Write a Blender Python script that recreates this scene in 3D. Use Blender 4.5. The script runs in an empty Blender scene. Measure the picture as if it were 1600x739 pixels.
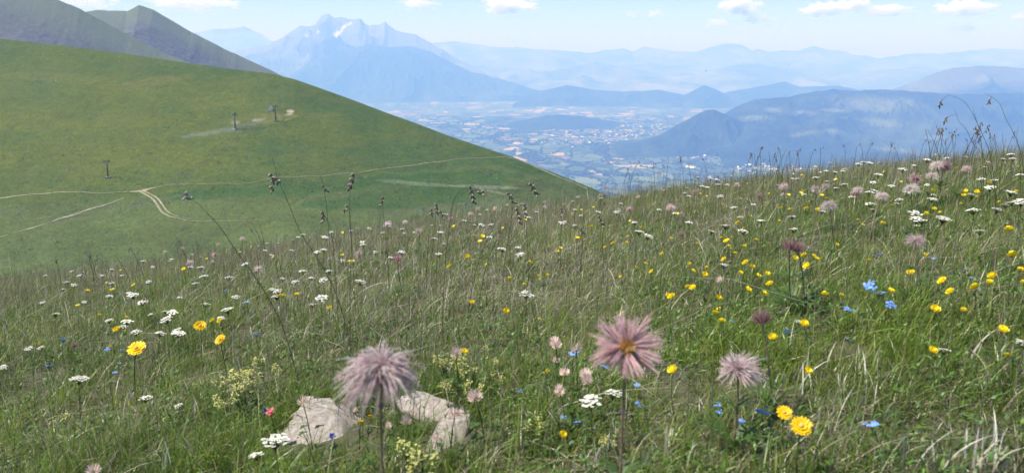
import bpy, math, random
import numpy as np
from mathutils import Vector, Matrix
random.seed(7)
rng = np.random.default_rng(11)
scene = bpy.context.scene
COL = scene.collection
R = math.radians

# ------------------------------------------------------------------ camera
F = 1256.0                      # focal length in pixels of the 1600 px wide photograph
PITCH = R(12.3)
cam = bpy.data.cameras.new('camera')
camo = bpy.data.objects.new('camera', cam)
COL.objects.link(camo)
camo.location = (0, 0, 0)
camo.rotation_euler = (R(90) - PITCH, 0, 0)
cam.sensor_width = 36
cam.lens = 36 * F / 1600
cam.clip_start = 0.02
cam.clip_end = 300000
cam.dof.use_dof = True
cam.dof.focus_distance = 3.2
cam.dof.aperture_fstop = 9
scene.camera = camo

# ------------------------------------------------------------------ sky, sun, exposure
SUN_EL, SUN_AZ = R(60), R(-98)         # azimuth measured from +Y (view direction) towards +X
world = bpy.data.worlds.new('World')
scene.world = world
world.use_nodes = True
wt = world.node_tree
bg = wt.nodes['Background']
sky = wt.nodes.new('ShaderNodeTexSky')
sky.sky_type = 'NISHITA'
sky.sun_disc = False
sky.sun_elevation = SUN_EL
sky.sun_rotation = SUN_AZ
sky.altitude = 1700
sky.air_density = 0.8
sky.dust_density = 0.5
sky.ozone_density = 2.5
wt.links.new(sky.outputs[0], bg.inputs[0])
bg.inputs[1].default_value = 0.088
sun = bpy.data.lights.new('sun', 'SUN')
sun.energy = 4.2
sun.angle = R(0.53)
sun.color = (1.0, 0.96, 0.90)
suno = bpy.data.objects.new('sun', sun)
COL.objects.link(suno)
sd = Vector((math.sin(SUN_AZ) * math.cos(SUN_EL), math.cos(SUN_AZ) * math.cos(SUN_EL), math.sin(SUN_EL)))
suno.rotation_euler = sd.to_track_quat('Z', 'Y').to_euler()
scene.view_settings.view_transform = 'Standard'
scene.view_settings.look = 'None'
scene.view_settings.exposure = 1.06
scene.view_settings.gamma = 1
scene.view_settings.use_curve_mapping = False
scene.cycles.use_denoising = True
scene.cycles.max_bounces = 10
scene.cycles.diffuse_bounces = 3
scene.cycles.glossy_bounces = 2
scene.cycles.transmission_bounces = 4
scene.cycles.volume_bounces = 8
scene.cycles.transparent_max_bounces = 10
scene.cycles.caustics_reflective = False
scene.cycles.caustics_refractive = False
scene.cycles.volume_max_steps = 256

# ------------------------------------------------------------------ helpers
CP, SP = math.cos(PITCH), math.sin(PITCH)
def ray(px, py):
    """x/y and z/y of the ray through pixel (px,py) of the 1600x739 photograph"""
    u = np.asarray(px, float) - 800; v = 369.5 - np.asarray(py, float)
    Y = F * CP + v * SP
    return u / Y, (-F * SP + v * CP) / Y
def project(x, y, z):
    d = y * CP - z * SP
    return 800 + F * x / d, 369.5 - F * (y * SP + z * CP) / d

_perm = np.random.default_rng(3).permutation(512)
def _hash(ix, iy):
    return _perm[(_perm[ix & 511] + iy) & 511]
_g = np.random.default_rng(4).uniform(0, 2 * np.pi, 512)
_gx, _gy = np.cos(_g), np.sin(_g)
def noise(x, y):
    x = np.asarray(x, float); y = np.asarray(y, float)
    ix = np.floor(x).astype(int); iy = np.floor(y).astype(int)
    fx = x - ix; fy = y - iy
    sx = fx * fx * fx * (fx * (fx * 6 - 15) + 10); sy = fy * fy * fy * (fy * (fy * 6 - 15) + 10)
    def d(ax, ay):
        h = _hash(ix + ax, iy + ay)
        return _gx[h] * (fx - ax) + _gy[h] * (fy - ay)
    a = d(0, 0) * (1 - sx) + d(1, 0) * sx
    b = d(0, 1) * (1 - sx) + d(1, 1) * sx
    return (a * (1 - sy) + b * sy) * 1.4
def fbm(x, y, o=5, gain=.5):
    s, a, f = 0, 1, 1
    for k in range(o):
        s = s + a * noise(x * f + 17.3 * k, y * f - 9.1 * k); a *= gain; f *= 2.03
    return s
def ridged(x, y, o=5):
    s, a, f, w = 0, 1, 1, 1
    for k in range(o):
        n = (1 - np.abs(noise(x * f + 31.7 * k, y * f + 5.5 * k)) * 1.6)
        n = np.clip(n, 0, 1) ** 2
        s = s + a * n * w; w = np.clip(n, 0, 1); a *= .5; f *= 2.1
    return s
def sstep(a, b, x):
    t = np.clip((x - a) / (b - a), 0, 1)
    return t * t * (3 - 2 * t)

def tag(o, label=None, cat=None, group=None, kind=None):
    if label: o['label'] = label
    if cat: o['category'] = cat
    if group: o['group'] = group
    if kind: o['kind'] = kind
    return o
def empty(name, loc=(0, 0, 0)):
    o = bpy.data.objects.new(name, None); COL.objects.link(o); o.location = loc
    o.empty_display_size = .02
    return o
def mesh_np(name, V, faces, mat, smooth=True, col=None, parent=None):
    """faces: (n,k) int array, or a list of such arrays"""
    me = bpy.data.meshes.new(name)
    V = np.asarray(V, np.float32)
    if not isinstance(faces, list): faces = [faces]
    idx = np.concatenate([f.ravel() for f in faces]).astype(np.int32)
    tot = np.concatenate([np.full(len(f), f.shape[1], np.int32) for f in faces])
    st = np.concatenate([[0], np.cumsum(tot)[:-1]]).astype(np.int32)
    me.vertices.add(len(V)); me.vertices.foreach_set('co', V.ravel())
    me.loops.add(len(idx)); me.loops.foreach_set('vertex_index', idx)
    me.polygons.add(len(tot)); me.polygons.foreach_set('loop_start', st); me.polygons.foreach_set('loop_total', tot)
    me.update(calc_edges=True)
    me.polygons.foreach_set('use_smooth', np.full(len(tot), smooth))
    if col is not None:
        at = me.color_attributes.new('Col', 'FLOAT_COLOR', 'POINT')
        c = np.ones((len(V), 4), np.float32); c[:, :3] = col
        at.data.foreach_set('color', c.ravel())
    me.materials.append(mat)
    o = bpy.data.objects.new(name, me); COL.objects.link(o)
    if parent: o.parent = parent
    return o
def grid_faces(nu, nv):
    i = np.arange(nu * nv).reshape(nv, nu)
    return np.stack([i[:-1, :-1], i[:-1, 1:], i[1:, 1:], i[1:, :-1]], -1).reshape(-1, 4)

class MB:
    """small mesh builder, several material slots"""
    def __init__(s): s.v = []; s.f = []; s.m = []
    def add(s, V, Fc, m=0):
        b = len(s.v); s.v += [tuple(p) for p in V]
        for f in Fc: s.f.append([b + i for i in f]); s.m.append(m)
    def tube(s, pts, rad, n=5, m=0, cap=True):
        pts = [Vector(p) for p in pts]; b = len(s.v); k = len(pts)
        for i, p in enumerate(pts):
            d = (pts[min(i + 1, k - 1)] - pts[max(i - 1, 0)]).normalized()
            a = d.orthogonal().normalized(); c = d.cross(a)
            if i and a.dot(pa) < 0.2:
                a = (pa - d * pa.dot(d)).normalized(); c = d.cross(a)
            a = (pa - d * pa.dot(d)).normalized() if i else a; c = d.cross(a); pa = a
            r = rad[i] if hasattr(rad, '__len__') else rad
            for j in range(n):
                t = 2 * math.pi * j / n
                s.v.append(tuple(p + (a * math.cos(t) + c * math.sin(t)) * r))
        for i in range(k - 1):
            for j in range(n):
                q = b + i * n + j; w = b + i * n + (j + 1) % n
                s.f.append([q, w, w + n, q + n]); s.m.append(m)
        if cap:
            s.f.append([b + j for j in range(n)][::-1]); s.m.append(m)
            s.f.append([b + (k - 1) * n + j for j in range(n)]); s.m.append(m)
    def strip(s, pts, wid, side, m=0):
        """flat tapered ribbon through pts"""
        b = len(s.v)
        for p, w in zip(pts, wid):
            s.v.append(tuple(Vector(p) - side * w * .5)); s.v.append(tuple(Vector(p) + side * w * .5))
        for i in range(len(pts) - 1):
            q = b + 2 * i; s.f.append([q, q + 1, q + 3, q + 2]); s.m.append(m)
    def blob(s, c, r, m=0, nz=4, nr=6, axis=None, jit=0):
        c = Vector(c); r = Vector(r) if hasattr(r, '__len__') else Vector((r, r, r)); b = len(s.v)
        q = Vector((0, 0, 1)).rotation_difference(Vector(axis)).to_matrix() if axis is not None else Matrix.Identity(3)
        for i in range(nz + 1):
            ph = math.pi * i / nz
            for j in range(nr):
                t = 2 * math.pi * j / nr; k = 1 + random.uniform(-jit, jit)
                s.v.append(tuple(c + q @ Vector((r.x * math.sin(ph) * math.cos(t) * k, r.y * math.sin(ph) * math.sin(t) * k, -r.z * math.cos(ph)))))
        for i in range(nz):
            for j in range(nr):
                a = b + i * nr + j; d = b + i * nr + (j + 1) % nr
                s.f.append([a, d, d + nr, a + nr]); s.m.append(m)
    def box(s, c, h, m=0, rz=0):
        V = []
        for x in (-1, 1):
            for y in (-1, 1):
                for z in (-1, 1):
                    X, Y = x * h[0], y * h[1]
                    V.append((c[0] + X * math.cos(rz) - Y * math.sin(rz), c[1] + X * math.sin(rz) + Y * math.cos(rz), c[2] + z * h[2]))
        s.add(V, [(0, 1, 3, 2), (4, 6, 7, 5), (0, 4, 5, 1), (2, 3, 7, 6), (0, 2, 6, 4), (1, 5, 7, 3)], m)
    def mesh(s, name, mats, smooth=True):
        me = bpy.data.meshes.new(name); me.from_pydata(s.v, [], s.f); me.update()
        for m in mats: me.materials.append(m)
        me.polygons.foreach_set('material_index', s.m)
        me.polygons.foreach_set('use_smooth', [smooth] * len(s.f))
        return me
    def build(s, name, mats, parent=None, smooth=True):
        if not isinstance(mats, (list, tuple)): mats = [mats]
        o = bpy.data.objects.new(name, s.mesh(name, mats, smooth)); COL.objects.link(o)
        if parent: o.parent = parent
        return o

# ------------------------------------------------------------------ materials
def newmat(name):
    m = bpy.data.materials.new(name); m.use_nodes = True
    return m, m.node_tree, m.node_tree.nodes['Principled BSDF']
def N(nt, t, **kw):
    n = nt.nodes.new(t)
    for k, v in kw.items(): setattr(n, k, v)
    return n
def noise_node(nt, scale, detail=5, rough=.55, vec=None, dist=0):
    n = N(nt, 'ShaderNodeTexNoise'); n.inputs['Scale'].default_value = scale
    n.inputs['Detail'].default_value = detail; n.inputs['Roughness'].default_value = rough
    n.inputs['Distortion'].default_value = dist
    if vec is not None: nt.links.new(vec, n.inputs['Vector'])
    return n
def ramp(nt, fac, stops, interp='LINEAR'):
    r = N(nt, 'ShaderNodeValToRGB'); r.color_ramp.interpolation = interp
    e = r.color_ramp.elements
    while len(e) < len(stops): e.new(0.5)
    for i, (p, c) in enumerate(stops):
        e[i].position = p; e[i].color = (*c, 1) if hasattr(c, '__len__') else (c, c, c, 1)
    nt.links.new(fac, r.inputs[0]); return r
def mix(nt, fac, a, b, mode='MIX'):
    m = N(nt, 'ShaderNodeMix', data_type='RGBA', blend_type=mode)
    for s, v in ((0, fac), (6, a), (7, b)):
        if isinstance(v, bpy.types.NodeSocket): nt.links.new(v, m.inputs[s])
        elif hasattr(v, '__len__'): m.inputs[s].default_value = (*v, 1)
        else: m.inputs[s].default_value = v
    return m.outputs[2]
def coords(nt, scale=(1, 1, 1)):
    t = N(nt, 'ShaderNodeTexCoord'); mp = N(nt, 'ShaderNodeMapping')
    mp.inputs['Scale'].default_value = scale
    nt.links.new(t.outputs['Object'], mp.inputs[0]); return mp.outputs[0]

def leaf_mat(name, color=None, trans=.35, rough=.5, spec=.3, var=.25, vscale=60, attr=False):
    """thin plant matter: diffuse + translucent + weak gloss"""
    m, nt, p = newmat(name)
    if attr:
        a = N(nt, 'ShaderNodeAttribute'); a.attribute_name = 'Col'; c = a.outputs[0]
    else:
        n = noise_node(nt, vscale, 3, .6, coords(nt))
        oi = N(nt, 'ShaderNodeObjectInfo')
        r = ramp(nt, n.outputs[0], [(.3, 1 - var), (.7, 1 + var * .6)])
        r2 = ramp(nt, oi.outputs['Random'], [(0, .8), (1, 1.12)])
        c = mix(nt, 1.0, mix(nt, 1.0, color, r.outputs[0], 'MULTIPLY'), r2.outputs[0], 'MULTIPLY')
    nt.links.new(c, p.inputs['Base Color'])
    p.inputs['Roughness'].default_value = rough
    p.inputs['Specular IOR Level'].default_value = spec
    tr = N(nt, 'ShaderNodeBsdfTranslucent'); nt.links.new(c, tr.inputs[0])
    mx = N(nt, 'ShaderNodeMixShader'); mx.inputs[0].default_value = trans
    nt.links.new(p.outputs[0], mx.inputs[1]); nt.links.new(tr.outputs[0], mx.inputs[2])
    nt.links.new(mx.outputs[0], nt.nodes['Material Output'].inputs[0])
    return m

M = {}
M['grass'] = leaf_mat('grass_blades', trans=.5, rough=.36, spec=.6, attr=True)
M['dry'] = leaf_mat('dry_grass', trans=.35, rough=.42, spec=.55, attr=True)
M['cover'] = leaf_mat('low_leaves', trans=.3, rough=.45, spec=.4, attr=True)
M['stem'] = leaf_mat('green_stem', (.085, .12, .035), .15)
M['stem_brown'] = leaf_mat('brown_stem', (.20, .15, .10), .1)
M['stem_dark'] = leaf_mat('dark_stem', (.06, .055, .03), .05)
M['leaf'] = leaf_mat('leaf_green', (.06, .12, .025), .3)
M['white'] = leaf_mat('white_petals', (.82, .82, .76), .25, var=.08)
M['cream'] = leaf_mat('cream_petals', (.74, .7, .5), .25, var=.1)
M['yellow'] = leaf_mat('yellow_petals', (.88, .72, .03), .25, var=.1)
M['gold'] = leaf_mat('golden_petals', (.92, .62, .01), .25, var=.12)
M['orange'] = leaf_mat('orange_centre', (.74, .47, .16), .2, var=.2)
M['lime'] = leaf_mat('lime_florets', (.50, .50, .17), .3, var=.25)
M['blue'] = leaf_mat('sky_blue_petals', (.16, .34, .85), .25, var=.12)
M['deep_blue'] = leaf_mat('deep_blue_petals', (.05, .06, .30), .2, var=.15)
M['red'] = leaf_mat('pinkish_red_petals', (.62, .16, .17), .25, var=.15)
M['blush'] = leaf_mat('blush_petals', (.8, .62, .55), .3, var=.12)
M['mauve'] = leaf_mat('mauve_plumes', (.74, .58, .60), .5, rough=.6, var=.22, vscale=90)
M['rose'] = leaf_mat('rose_plumes', (.80, .56, .57), .5, rough=.6, var=.25, vscale=90)
M['plum'] = leaf_mat('plum_plumes', (.36, .2, .2), .35, rough=.6, var=.25, vscale=90)
M['silver'] = leaf_mat('silvery_plumes', (.80, .74, .70), .5, rough=.6, var=.2, vscale=90)
M['spike'] = leaf_mat('brown_spikelets', (.19, .14, .115), .1, var=.4, vscale=400)
M['fluff'] = leaf_mat('pale_chaff', (.62, .55, .48), .3, var=.3, vscale=400)

def rock_mat():
    m, nt, p = newmat('pale_limestone'); c = coords(nt)
    n1 = noise_node(nt, 14, 8, .65, c, .6); n2 = noise_node(nt, 70, 8, .7, c); n3 = noise_node(nt, 6, 4, .5, c, 1)
    a = ramp(nt, n1.outputs[0], [(.32, (.17, .145, .13)), (.5, (.34, .295, .27)), (.66, (.46, .42, .40))])
    st = ramp(nt, n3.outputs[0], [(.52, 0.), (.68, .7)])
    b = mix(nt, st.outputs[0], a.outputs[0], (.33, .23, .18))
    l = ramp(nt, n2.outputs[0], [(.55, 0.), (.66, .8)])
    b = mix(nt, l.outputs[0], b, (.14, .13, .11))
    b = mix(nt, ramp(nt, noise_node(nt, 26, 9, .75, c, .8).outputs[0], [(.5, 0.), (.6, .75)]).outputs[0], b, (.20, .19, .15))
    vc = N(nt, 'ShaderNodeTexVoronoi', feature='DISTANCE_TO_EDGE'); vc.inputs['Scale'].default_value = 17; nt.links.new(noise_node(nt, 12, 6, .6, c).outputs['Color'], vc.inputs['Vector'])
    b = mix(nt, ramp(nt, vc.outputs['Distance'], [(.0, .8), (.03, 0.)]).outputs[0], b, (.10, .085, .07))
    nt.links.new(b, p.inputs['Base Color']); p.inputs['Roughness'].default_value = .8
    bp = N(nt, 'ShaderNodeBump'); bp.inputs['Strength'].default_value = .9; bp.inputs['Distance'].default_value = .006
    nt.links.new(n2.outputs[0], bp.inputs['Height']); nt.links.new(bp.outputs[0], p.inputs['Normal'])
    return m
M['rock'] = rock_mat()
def plain(name, c, rough=.7, metal=0, var=.15, scale=3):
    m, nt, p = newmat(name)
    n = noise_node(nt, scale, 5, .6, coords(nt))
    r = ramp(nt, n.outputs[0], [(.3, tuple(x * (1 - var) for x in c)), (.7, tuple(x * (1 + var) for x in c))])
    nt.links.new(r.outputs[0], p.inputs['Base Color']); p.inputs['Roughness'].default_value = rough; p.inputs['Metallic'].default_value = metal
    return m
def ground_mat():
    m, nt, p = newmat('meadow_soil'); c = coords(nt)
    n = noise_node(nt, 9, 8, .7, c); n2 = noise_node(nt, 90, 6, .7, c)
    r = ramp(nt, n.outputs[0], [(.3, (.10, .085, .05)), (.55, (.09, .11, .035)), (.75, (.20, .17, .11))])
    nt.links.new(mix(nt, .4, r.outputs[0], ramp(nt, n2.outputs[0], [(.3, (.04, .035, .02)), (.7, (.22, .2, .14))]).outputs[0]), p.inputs['Base Color'])
    p.inputs['Roughness'].default_value = .95
    bp = N(nt, 'ShaderNodeBump'); bp.inputs['Distance'].default_value = .02
    nt.links.new(n2.outputs[0], bp.inputs['Height']); nt.links.new(bp.outputs[0], p.inputs['Normal'])
    return m
def hill_mat():
    m, nt, p = newmat('hill_pasture'); c = coords(nt)
    a = N(nt, 'ShaderNodeAttribute'); a.attribute_name = 'Col'
    n1 = noise_node(nt, .25, 9, .72, c); n2 = noise_node(nt, .035, 6, .6, c, .5); n3 = noise_node(nt, 1.3, 5, .7, c); n4 = noise_node(nt, .9, 8, .8, c)
    v = ramp(nt, n1.outputs[0], [(.32, .78), (.68, 1.22)])
    b = mix(nt, 1., mix(nt, 1., a.outputs[0], v.outputs[0], 'MULTIPLY'), ramp(nt, n4.outputs[0], [(.35, .6), (.65, 1.4)]).outputs[0], 'MULTIPLY')
    b = mix(nt, ramp(nt, n2.outputs[0], [(.48, 0.), (.68, .35)]).outputs[0], b, (.125, .135, .035))
    b = mix(nt, ramp(nt, n3.outputs[0], [(.58, 0.), (.70, .5)]).outputs[0], b, (.15, .155, .06))
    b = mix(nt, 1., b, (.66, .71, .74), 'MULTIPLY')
    nt.links.new(b, p.inputs['Base Color']); p.inputs['Roughness'].default_value = .9; p.inputs['Specular IOR Level'].default_value = .15
    bp = N(nt, 'ShaderNodeBump'); bp.inputs['Distance'].default_value = 1.0; bp.inputs['Strength'].default_value = .8
    nt.links.new(n1.outputs[0], bp.inputs['Height']); nt.links.new(bp.outputs[0], p.inputs['Normal'])
    return m
def mountain_mat(name, dark, light, scale, lo=.45, hi=.6, third=None, bump=20, f2=7):
    m, nt, p = newmat(name); c = coords(nt)
    n1 = noise_node(nt, scale, 8, .62, c, .4); n2 = noise_node(nt, scale * f2, 6, .7, c)
    b = mix(nt, ramp(nt, n1.outputs[0], [(lo, 0.), (hi, 1.)]).outputs[0], dark, light)
    b = mix(nt, 1., b, ramp(nt, n2.outputs[0], [(.3, .6), (.7, 1.4)]).outputs[0], 'MULTIPLY')
    a = N(nt, 'ShaderNodeAttribute'); a.attribute_name = 'Col'     # red: rock or clearing, green: snow
    s = N(nt, 'ShaderNodeSeparateColor'); nt.links.new(a.outputs[0], s.inputs[0])
    if third:
        b = mix(nt, s.outputs[0], b, third)
        b = mix(nt, s.outputs[1], b, (.62, .64, .68))
    nt.links.new(b, p.inputs['Base Color']); p.inputs['Roughness'].default_value = .95; p.inputs['Specular IOR Level'].default_value = .1
    bp = N(nt, 'ShaderNodeBump'); bp.inputs['Distance'].default_value = bump; bp.inputs['Strength'].default_value = .6
    nt.links.new(n2.outputs[0], bp.inputs['Height']); nt.links.new(bp.outputs[0], p.inputs['Normal'])
    return m
def valley_mat():
    m, nt, p = newmat('valley_fields'); c = coords(nt, (1, .62, 0))
    w = noise_node(nt, .0012, 4, .6, c)
    add = N(nt, 'ShaderNodeVectorMath', operation='MULTIPLY_ADD')
    nt.links.new(w.outputs['Color'], add.inputs[0]); add.inputs[1].default_value = (260, 260, 0); nt.links.new(c, add.inputs[2])
    vo = N(nt, 'ShaderNodeTexVoronoi'); vo.inputs['Scale'].default_value = .0042; nt.links.new(add.outputs[0], vo.inputs['Vector'])
    ve = N(nt, 'ShaderNodeTexVoronoi', feature='DISTANCE_TO_EDGE'); ve.inputs['Scale'].default_value = .0042; nt.links.new(add.outputs[0], ve.inputs['Vector'])
    s = N(nt, 'ShaderNodeSeparateColor'); nt.links.new(vo.outputs['Color'], s.inputs[0])
    f = ramp(nt, s.outputs[0], [(0, (.07, .10, .045)), (.2, (.11, .15, .06)), (.38, (.15, .18, .085)), (.55, (.24, .22, .14)), (.64, (.10, .13, .06)), (.78, (.36, .28, .19)), (.86, (.20, .15, .11)), (.94, (.12, .15, .07))], 'CONSTANT')
    nm = noise_node(nt, .0025, 6, .65, c); h = noise_node(nt, .012, 4, .6, c)
    # hedges along some field edges
    e = ramp(nt, ve.outputs['Distance'], [(.04, 1.), (.09, 0.)])
    hm = mix(nt, 1., e.outputs[0], ramp(nt, h.outputs[0], [(.38, 0.), (.46, 1.)]).outputs[0], 'MULTIPLY')
    b = mix(nt, hm, f.outputs[0], (.03, .05, .02))
    fr = N(nt, 'ShaderNodeAttribute'); fr.attribute_name = 'Col'
    sc = N(nt, 'ShaderNodeSeparateColor'); nt.links.new(fr.outputs[0], sc.inputs[0])
    ad = N(nt, 'ShaderNodeMath', operation='ADD'); nt.links.new(nm.outputs[0], ad.inputs[0]); nt.links.new(sc.outputs[0], ad.inputs[1])
    b = mix(nt, ramp(nt, ad.outputs[0], [(.54, 0.), (.57, 1.)]).outputs[0], b, (.03, .05, .022))
    nt.links.new(b, p.inputs['Base Color']); p.inputs['Roughness'].default_value = .95; p.inputs['Specular IOR Level'].default_value = .1
    return m

# ------------------------------------------------------------------ far terrain
def sil(pts):
    a = np.array(pts, float)
    return lambda px: np.interp(px, a[:, 0], a[:, 1])
def mountain(name, pts, Y, front, back, base, mat, amp=.18, ns=1500, jag=1.0, nu=420, prof=1.15, rock=None, snow=None, seed=0, nf=70):
    a = np.array(pts, float); s = sil(pts)
    px = np.linspace(a[0, 0], a[-1, 0], nu)
    py = s(px) + jag * fbm(px * .05 + seed, px * 0 + seed * 3.3, 5)
    u, tz = ray(px, py)
    Yc = Y(px) if callable(Y) else np.full(nu, float(Y)); zc = tz * Yc
    T = np.concatenate([np.linspace(0, 1, nf) ** .85, 1 + np.linspace(0, 1, 14)[1:]])
    V = []; C = []
    for t in T:
        if t <= 1:
            y = Yc - front * (1 - t); k = t ** prof
        else:
            y = Yc + back * (t - 1); k = 1 - (t - 1) ** 1.3
        z = base + (zc - base) * k
        x = u * (Yc + (y - Yc) * .6)
        r = ridged(x / ns + seed, y / ns * .8 + seed * 2, 6) - .8
        d = amp * (zc - base) * r * (min(1, (1 - t) * 2.2) if t <= 1 else .6 * (t - 1)) * (k ** .5)
        z = z + d + (noise(x / 90, y / 90) * .006 * (zc - base) if t < 1 else 0)
        if t < 1: z = np.minimum(z, zc * y / Yc - (1 - t) * 3)
        V.append(np.stack([x, y, z], -1))
        c = np.zeros((nu, 3)); pxx, pyy = project(x, y, z)
        if rock: c[:, 0] = rock(pxx, pyy, x, y, r, k)
        if snow: c[:, 1] = snow(pxx, pyy, x, y, r, k)
        C.append(c)
    V = np.concatenate(V); C = np.concatenate(C)
    o = mesh_np(name, V, grid_faces(nu, len(T)), mat, True, C)
    return tag(o, kind='structure')

m_green = mountain_mat('forest_and_pasture', (.022, .040, .016), (.10, .12, .06), .0016, .54, .64, (.27, .26, .16))
m_rocky = mountain_mat('rock_massif', (.05, .06, .06), (.15, .155, .16), .0009, .40, .62, (.20, .20, .20))
m_forest = mountain_mat('conifer_slopes', (.022, .040, .018), (.06, .08, .04), .0009, .48, .66, (.12, .14, .075))
m_far = mountain_mat('far_range_slopes', (.05, .07, .045), (.22, .22, .18), .0006, .42, .65, (.3, .3, .27))
m_bushy = mountain_mat('heath_slopes', (.075, .070, .090), (.10, .105, .095), .006, .42, .66, (.12, .145, .075), bump=4, f2=16)  # purple-grey heath, colours lifted bluer and paler to stand in for haze

def ell(px, py, cx, cy, rx, ry, ang=0):
    c, s = math.cos(R(ang)), math.sin(R(ang)); dx = px - cx; dy = py - cy
    return ((dx * c + dy * s) / rx) ** 2 + ((-dx * s + dy * c) / ry) ** 2
def blobs(L, soft=.5, nsc=.12, na=.8):
    def f(px, py, *a):
        n = fbm(px * nsc, py * nsc * 2.2, 4) * na
        r = np.zeros_like(px)
        for e in L: r = np.maximum(r, 1 - sstep(1 - soft, 1 + soft, ell(px, py, *e) + n))
        return r
    return f

# far ranges
mountain('far_mountain_range', [(560, 110), (600, 90), (640, 75), (675, 68), (695, 67), (715, 65), (740, 69), (768, 73), (809, 74), (837, 77), (878, 79), (918, 83), (926, 83), (944, 79), (974, 76.5), (987, 81), (1005, 73.5), (1044, 79), (1088, 82), (1110, 74), (1132, 68), (1158, 70), (1176, 79), (1184, 76.5), (1202, 81), (1250, 79), (1272, 72), (1294, 78), (1311, 80), (1329, 85), (1350, 87), (1372, 92), (1403, 87.5), (1434, 83), (1464, 85), (1512, 80), (1556, 76.5), (1600, 78), (1800, 84)],
         38000, 11000, 6000, -1010, m_far, amp=.35, ns=4200, jag=1.2, nu=700, seed=2, prof=1.3)
mountain('pale_distant_peaks', [(150, 90), (230, 70), (300, 52), (330, 46), (350, 47), (382, 43), (403, 49), (427, 61), (450, 75), (500, 95)], 46000, 9000, 5000, -1010, m_far, amp=.3, ns=3500, jag=2, seed=5,
         snow=lambda px, py, x, y, r, k: sstep(.75, 1, k) * sstep(.0, .4, r))
mountain('second_mountain_range', [(640, 150), (700, 128), (760, 118), (800, 108), (860, 112), (930, 98), (985, 106), (1040, 118), (1100, 112), (1170, 100), (1230, 112), (1290, 122), (1360, 112), (1430, 104), (1500, 112), (1600, 100), (1750, 110)],
         30000, 6000, 4000, -1010, m_far, amp=.35, ns=2500, jag=2, nu=500, seed=23, prof=1.4)
obiou = [(330, 95), (374, 77), (400, 75), (419, 71), (439, 59), (455, 48), (468, 41), (480, 40.5), (492, 38.6), (497, 32), (502, 26), (508, 23.5), (513, 22), (519, 26), (525, 28.5), (531, 27.5), (537, 29), (553, 32), (559, 29.5), (563, 30), (570, 36), (577, 39), (588, 40), (594, 39), (602, 34.5), (608, 41), (618, 47), (642, 53), (663, 61), (680, 72), (720, 95), (780, 122), (840, 140)]
mountain('snowy_rock_massif', obiou, 25500, 4500, 5000, -1010, m_rocky, amp=.38, ns=2200, jag=2.6, nu=700, nf=120, seed=8,
         rock=lambda px, py, x, y, r, k: .6 * sstep(.7, .95, k),
         snow=blobs([(527, 53, 7, 3, -25), (537, 43, 8, 2.5, -45), (479, 56, 4, 2, -30), (497, 51, 3, 1.5, -30), (546, 38, 5, 1.5, -35), (533, 49, 4, 2, -40)], .6, .5, 1.1))
mountain('forested_foothill', [(400, 150), (450, 120), (492, 93), (533, 79), (577, 70), (610, 74), (650, 73), (675, 83), (703, 97), (736, 112), (776, 122), (817, 134), (837, 140), (860, 152)],
         21500, 1800, 1200, -1010, m_forest, amp=.45, ns=1300, jag=1.2, seed=12, nf=100)
mountain('wooded_valley_hill', [(800, 165), (825, 147), (862, 139), (885, 134), (919, 139), (975, 144), (1031, 141), (1069, 148), (1084, 157), (1110, 172)], 18500, 1000, 1500, -1010, m_forest, amp=.3, ns=900, seed=15)
mountain('low_wooded_rise', [(740, 212), (790, 196), (835, 184), (870, 179), (905, 181), (940, 188), (975, 198), (1000, 205)], 12800, 650, 1300, -1010, m_forest, amp=.3, ns=700, seed=17)
mountain('small_cone_hill', [(1065, 152), (1085, 141), (1100, 133), (1120, 140), (1140, 151)], 18000, 900, 900, -1010, m_forest, amp=.2, ns=700, jag=.6, seed=18)
mountain('low_ridge_hill', [(1110, 155), (1140, 143), (1190, 135), (1225, 128), (1250, 136), (1310, 134), (1345, 142), (1370, 152)], 19000, 900, 1500, -1010, m_forest, amp=.25, ns=900, jag=.8, seed=20)
mountain('rounded_bare_mountain', [(1290, 185), (1340, 165), (1380, 146), (1400, 138), (1430, 127), (1460, 115), (1490, 106), (1530, 103), (1570, 105), (1610, 108), (1700, 112), (1850, 140)],
         14500, 3000, 2500, -1010, m_green, amp=.25, ns=1600, jag=.8, seed=22,
         rock=lambda px, py, x, y, r, k: .35 * sstep(.55, .8, k))
clear = blobs([(1308, 173, 20, 3, 2), (1375, 164, 55, 10, 3), (1350, 158, 18, 5, 0), (1405, 168, 30, 3, 0), (1210, 172, 10, 3, 3), (1260, 176, 16, 3, 5), (1380, 192, 26, 5, 8), (1180, 184, 18, 3, 0), (1300, 205, 9, 3, 3), (1255, 209, 20, 3, -10), (1400, 235, 30, 3, 6), (1460, 214, 12, 3, 0)], .7, .35, 2.6)
mountain('wooded_plateau_ridge', [(1095, 200), (1120, 184), (1160, 163), (1180, 155), (1230, 152), (1275, 143), (1300, 140), (1340, 142), (1375, 140), (1420, 143), (1500, 148), (1600, 146), (1800, 150)],
         10500, 3000, 1800, -1010, m_forest, amp=.32, ns=900, jag=1.3, seed=24, nf=150, prof=1.0, rock=clear)
mountain('dark_wooded_knoll', [(960, 228), (1000, 222), (1035, 211), (1060, 195), (1085, 181), (1105, 172), (1115, 171), (1135, 180), (1160, 190), (1200, 206), (1260, 232), (1300, 262)],
         9300, 650, 1300, -1010, m_forest, amp=.45, ns=800, jag=.8, seed=26)

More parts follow.
